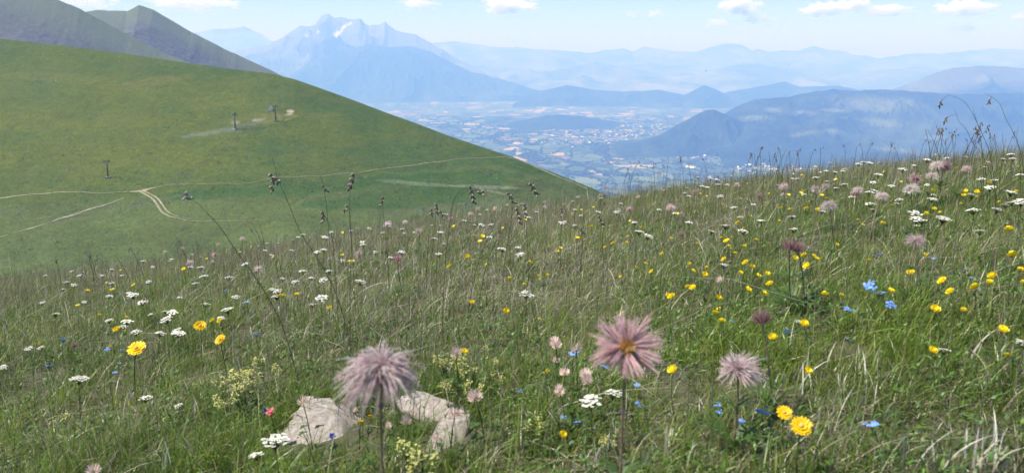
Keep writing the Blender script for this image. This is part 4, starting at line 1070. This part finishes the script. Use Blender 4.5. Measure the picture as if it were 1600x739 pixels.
# little stalks on the skyline, one mesh per stalk with several shapes
def small_stalk(kind):
    b = MB(); h = .17; a = random.uniform(-.25, .25); pts = [Vector((a * h * (k / 6) ** 2 * 1.4, random.uniform(-.002, .002), h * k / 6)) for k in range(7)]
    b.tube(pts, .0007, 4, 0)
    if kind:
        for i in range(random.randint(2, 5)):
            c = pts[-1] + Vector((random.gauss(0, .004), random.gauss(0, .003), -.005 * i)); b.blob(c, (.0019, .0019, .0042), 1, 4, 6, (random.gauss(0, .4), random.gauss(0, .3), 1))
    return b.mesh('thin_stalk', [M['stem_dark'], M['spike']])
sm = [small_stalk(1) for _ in range(7)] + [small_stalk(0) for _ in range(3)]
nst = 0
def little(px_, top, label, grp):
    global nst
    x, y, z = place(px_, float(mcrest(px_)) + 2, .13); u, t = ray(px_, top); h = max(.05, float(t) * y - z)
    m = sm[random.randrange(10)]; o = bpy.data.objects.new('thin_stalk', m); COL.objects.link(o)
    o.location = (x, y, z); s = h / .17; o.scale = (max(1.0, min(s, 1.6)), max(1.0, min(s, 1.6)), s); o.rotation_euler = (0, random.uniform(-.1, .1), random.uniform(-.6, .6) + random.choice((0, 3.14)))
    tag(o, label, 'grass stalk', grp); nst += 1; LITTLE.append((o, px_, top))
LITTLE = []
for _ in range(30): little(random.gauss(1205, 22), random.uniform(228, 262), None, 'dense tuft of brown stalks on the skyline')
for _ in range(34): little(random.uniform(960, 1190), random.uniform(242, 285) - 0.0, None, 'scattered brown stalks on the skyline')
for x_ in (1450, 1456, 1462, 1467, 1471, 1476, 1480): little(x_, random.uniform(198, 208), None, 'thin stalks below the tall arching stalk')
for x_ in (1493, 1492, 1500, 1504, 1507, 1514, 1519): little(x_, random.uniform(188, 218), None, 'thin stalks below the tall arching stalk')
for _ in range(26): little(random.uniform(1240, 1600), random.uniform(0, 1) * 0 + float(mcrest(1400)) - random.uniform(10, 22) + (0), None, 'thin stalks on the right skyline')
for _ in range(16): little(random.uniform(20, 420), 0, None, 'thin stalks on the left skyline')

for o, px_, top in LITTLE:
    if top == 0 or px_ > 1240 and o['group'].endswith('right skyline'):
        c = float(mcrest(px_)); y = o.location.y; u, t = ray(px_, c - random.uniform(8, 24)); s = max(.6, (float(t) * y - o.location.z) / .17); o.scale.z = min(s, 2.2)

# ------------------------------------------------------------------ labels for the many flowers: what they look like and which landmark they stand by
ORD = ['', 'second', 'third', 'fourth', 'fifth', 'sixth', 'seventh', 'eighth', 'ninth', 'tenth', 'eleventh', 'twelfth', 'thirteenth', 'fourteenth', 'fifteenth', 'sixteenth', 'seventeenth', 'eighteenth', 'nineteenth', 'twentieth']
LAND += [(40, 440, 'the left end of the crest'), (180, 440, 'the dirt track fork beyond'), (500, 370, 'the leaning stalks on the crest'), (1000, 300, 'the foot of the green hill'), (1100, 290, 'the skyline below the valley fields'), (1205, 268, 'the dense tuft of skyline stalks'),
         (1300, 262, 'the skyline below the wooded ridge'), (1380, 256, 'the skyline below the forest clearing'), (1580, 240, 'the right end of the skyline'), (1570, 330, 'the bleached grass clump by the right edge'), (1130, 360, 'the bright middle slope'), (1080, 430, 'the yellow drift above the pink seed head'), (1500, 440, 'the yellow group near the right edge'),
         (860, 380, 'the straw-coloured middle slope'), (60, 700, 'the lower left corner'), (1500, 640, 'the lower right corner'), (1350, 450, 'the green sward above the dark seed head'), (240, 500, 'the white clusters above the golden hawkbits')]
by = {}
for e in ROOTS:
    o, key, look, group, cat, ax, ay = e
    d = [(math.hypot(ax - l[0], (ay - l[1]) * 1.3), i) for i, l in enumerate(LAND) if math.hypot(ax - l[0], (ay - l[1]) * 1.3) > 6]
    dd, i = min(d); by.setdefault((look, i), []).append((dd, e))
for (look, i), L in by.items():
    L.sort(key=lambda q: q[0])
    for r_, (dd, e) in enumerate(L):
        o = e[0]
        lab = f'{look} beside {LAND[i][2]}' if r_ == 0 else f'{look}, {ORD[min(r_, 19)]} out from {LAND[i][2]}'
        tag(o, lab, e[4], e[3])
LIT = {}
for o, px_, top in LITTLE: LIT.setdefault(o['group'], []).append((px_, o))
for g, L in LIT.items():
    L.sort(key=lambda q: q[0])
    for r_, (p_, o) in enumerate(L):
        tens = ['thin', 'slender', 'fine'][r_ // 20]
        o['label'] = f"{tens} stalk, {('first ' + ORD[r_ % 20]).split()[-1]} from the left of the {g}"

# ------------------------------------------------------------------ town in the valley
m_wall = plain('house_render', (.40, .37, .33), .9, 0, .25, .02)
m_roof = plain('roof_tiles', (.30, .17, .12), .9, 0, .3, .02)
m_shed = plain('white_sheds', (.8, .8, .8), .6)
def house_mesh(w, l, h, r, mats):
    b = MB(); b.box((0, 0, h / 2 - 4), (w / 2, l / 2, h / 2 + 4), 0)
    e = .6; W, L_ = w / 2 + e, l / 2 + e
    b.add([(-W, -L_, h + .05), (W, -L_, h + .05), (W, L_, h + .05), (-W, L_, h + .05), (0, -L_, h + r), (0, L_, h + r)], [(0, 1, 4), (2, 3, 5), (0, 4, 5, 3), (1, 2, 5, 4), (0, 3, 2, 1)], 1)
    return b.mesh('village_house', mats, False)
hm = [house_mesh(16, 22, 9, 6, [m_wall, m_roof]), house_mesh(14, 18, 8, 5, [m_wall, m_roof]), house_mesh(20, 30, 11, 6, [m_wall, m_shed]), house_mesh(18, 24, 14, 5, [m_wall, m_wall])]
sh = house_mesh(45, 110, 10, 3, [m_shed, m_shed])
def valley_z(x, y): return float(-1000 + 22 * fbm(np.array([x / 2500]), np.array([y / 2500]), 4)[0] + 60 * np.clip(fbm(np.array([x / 6000 + 3]), np.array([y / 6000]), 3), 0, 1)[0])
QUART = [(965, 212, 42, 8, 105, 'in the old town among the fields'), (1015, 200, 45, 7, 40, 'in the upper town below the wooded hills'), (1075, 228, 30, 6, 35, 'along the road under the dark knoll'), (1100, 243, 35, 6, 40, 'near the white sheds at the ridge foot'), (900, 220, 50, 10, 30, 'in the scattered hamlet left of the town'), (1180, 262, 50, 7, 30, 'in the village just above the meadow crest'), (880, 200, 60, 6, 15, 'beyond the low wooded rise')]
def drop(me, name, px_, py_, label, cat, grp, s=1):
    u, t = ray(px_, py_); y = -1000 / float(t); x = float(u) * y; z = valley_z(x, y)
    for _ in range(3): y = z / float(t); x = float(u) * y; z = valley_z(x, y)
    o = bpy.data.objects.new(name, me); COL.objects.link(o); o.location = (x, y, z); o.rotation_euler.z = random.choice((0, 1.57)) + random.gauss(.4, .25); o.scale = (s, s, s)
    tag(o, label, cat, grp); return o
for cx, cy, rx, ry, n, where in QUART:
    for _ in range(n):
        drop(random.choice(hm), 'village_house', random.gauss(cx, rx * .6), random.gauss(cy, ry * .6), 'tiny pale house with a pitched roof ' + where, 'house', 'pale houses ' + where, random.uniform(.8, 1.3))
for i, (px_, py_, lab) in enumerate([(1078, 233, 'brightest long white shed under the dark wooded knoll'), (1066, 238, 'white shed just before the brightest one'), (1080, 262, 'white shed standing alone below the others'), (1120, 240, 'white warehouse among the houses at the ridge foot'), (1140, 250, 'white warehouse nearest the wooded ridge'), (1050, 230, 'white shed at the edge of the brown field')]):
    drop(sh, 'white_shed', px_, py_, lab, 'shed', 'white sheds in the valley', 1)

# ------------------------------------------------------------------ birds
def bird(px_, py_, Y, label, s, up):
    b = MB(); b.tube([(0, -.22, 0), (0, -.12, .01), (0, .02, .01), (0, .14, .015), (0, .2, .02), (0, .26, .01)], [.01, .04, .055, .045, .03, .004], 8)
    for k in (-1, 1):
        V = [(0.03 * k, .1, .02), (0.03 * k, -.06, .02), (.22 * k, .12, .02 + up * .12), (.22 * k, -.03, .02 + up * .12), (.48 * k, .02, .02 + up * .1), (.46 * k, -.04, .02 + up * .1)]
        V2 = [(x, y, z - .012) for x, y, z in V]
        f = [(0, 1, 3, 2), (2, 3, 5, 4)] + [(8, 9, 7, 6), (10, 11, 9, 8)] + [(0, 2, 8, 6), (2, 4, 10, 8), (4, 5, 11, 10), (5, 3, 9, 11), (3, 1, 7, 9)]
        b.add(V + V2, f)
    b.add([(-.02, -.18, 0), (.02, -.18, 0), (.06, -.34, 0), (-.06, -.34, 0), (-.02, -.18, -.01), (.02, -.18, -.01), (.06, -.34, -.01), (-.06, -.34, -.01)], [(0, 1, 2, 3), (7, 6, 5, 4), (0, 3, 7, 4), (1, 5, 6, 2), (3, 2, 6, 7)])
    o = b.build('bird', plain('dark_plumage', (.03, .028, .03), .7)); u, t = ray(px_, py_); o.location = (float(u) * Y, Y, float(t) * Y); o.scale = (s,) * 3; o.rotation_euler.z = 1.1
    tag(o, label, 'bird', 'birds soaring over the valley')
bird(1103, 111, 210, 'dark bird gliding over the valley, larger and lower of the two', 1, .6)
bird(1233, 102, 260, 'small dark bird gliding higher beyond the other', .8, -.2)

# ------------------------------------------------------------------ clouds (real volumes far beyond and above the haze)
def cloud_mat(seed, dens):
    m = bpy.data.materials.new('cloud_vapour'); m.use_nodes = True; nt = m.node_tree
    nt.nodes.remove(nt.nodes['Principled BSDF'])
    pv = N(nt, 'ShaderNodeVolumePrincipled'); pv.inputs['Color'].default_value = (1, 1, 1, 1); pv.inputs['Anisotropy'].default_value = .0
    tc = N(nt, 'ShaderNodeTexCoord'); ln = N(nt, 'ShaderNodeVectorMath', operation='LENGTH'); nt.links.new(tc.outputs['Object'], ln.inputs[0])
    mp = N(nt, 'ShaderNodeMapping'); mp.inputs['Location'].default_value = (seed * 3.1, seed * 1.7, seed); mp.inputs['Scale'].default_value = (1.0, .6, .5); nt.links.new(tc.outputs['Object'], mp.inputs[0])
    n = noise_node(nt, 3.4, 7, .62, mp.outputs[0])
    # density = clamp( noise*2 - length ... )
    a = N(nt, 'ShaderNodeMath', operation='MULTIPLY_ADD'); nt.links.new(n.outputs[0], a.inputs[0]); a.inputs[1].default_value = 2.6; a.inputs[2].default_value = -.72
    s = N(nt, 'ShaderNodeMath', operation='SUBTRACT'); nt.links.new(a.outputs[0], s.inputs[0]); nt.links.new(ln.outputs['Value'], s.inputs[1])
    mm = N(nt, 'ShaderNodeMath', operation='MULTIPLY'); nt.links.new(s.outputs[0], mm.inputs[0]); mm.inputs[1].default_value = dens; mm.use_clamp = False
    mx = N(nt, 'ShaderNodeMath', operation='MAXIMUM'); nt.links.new(mm.outputs[0], mx.inputs[0]); mx.inputs[1].default_value = 0
    nt.links.new(mx.outputs[0], pv.inputs['Density']); nt.links.new(pv.outputs[0], nt.nodes['Material Output'].inputs['Volume'])
    m.cycles.volume_step_rate = 1.0
    return m
CLOUDS = [(795, 9, 62, 17, .006, 'bright flat-topped cloud above the middle of the valley'), (652, 6, 44, 14, .0035, 'small cloud above the right shoulder of the snowy massif'), (300, 6, 95, 16, .0028, 'thin pale cloud streak above the heath mountain'),
          (1155, 10, 48, 20, .006, 'billowing cloud with a tall bright head above the far range'), (1120, 36, 34, 9, .0015, 'faint low cloud wisp under the billowing one'), (1182, 30, 36, 14, .0018, 'faint cloud puff right of the billowing one'),
          (1290, 15, 50, 16, .006, 'broad cloud, first of the joined pair'), (1332, 9, 42, 15, .006, 'rounder cloud joined to the broad one'), (1385, 17, 60, 11, .004, 'trailing thin tail of cloud after the joined pair'),
          (1508, 12, 62, 17, .006, 'compact bright cloud over the rounded bare mountain'), (1505, 46, 38, 9, .0013, 'very faint cloud wisp low over the rounded mountain'), (1592, 27, 24, 9, .003, 'small cloud cut off by the right edge'), (1023, 22, 22, 9, .0022, 'tiny cloud puff alone in the sky'), (988, 23, 20, 8, .0012, 'barely visible puff beside the tiny cloud'), (130, 3, 70, 14, .002, 'pale streak of cloud above the left ridge')]
for i, (px_, py_, w, h, dn, lab) in enumerate(CLOUDS):
    Y = 60000; u, t = ray(px_, py_)
    b = MB(); b.blob((0, 0, 0), 1, 0, 12, 20); o = b.build('cloud', cloud_mat(i + 1, dn * 3))
    o.location = (float(u) * Y, Y, float(t) * Y); o.scale = (w / F * Y, w / F * Y * .8, h / F * Y)
    tag(o, lab, 'cloud', 'white fair-weather clouds', 'thing')

# ------------------------------------------------------------------ haze
b = MB(); zt, zb = 1320, -1220
b.box((0, 46000, (zt + zb) / 2), (260000, 66000, (zt - zb) / 2))
hz = b.mesh('haze', [], False)
m = bpy.data.materials.new('blue_air'); m.use_nodes = True; nt = m.node_tree; nt.nodes.remove(nt.nodes['Principled BSDF'])
pv = N(nt, 'ShaderNodeVolumePrincipled')
pv.inputs['Color'].default_value = (.155, .30, .78, 1); pv.inputs['Absorption Color'].default_value = (.89, .84, .60, 1)
pv.inputs['Density'].default_value = 1.45e-4; pv.inputs['Anisotropy'].default_value = .0
nt.links.new(pv.outputs[0], nt.nodes['Material Output'].inputs['Volume'])
hz.materials.append(m)
o = bpy.data.objects.new('haze', hz); COL.objects.link(o); tag(o, 'pale blue summer haze filling the valley air', 'haze', kind='stuff')
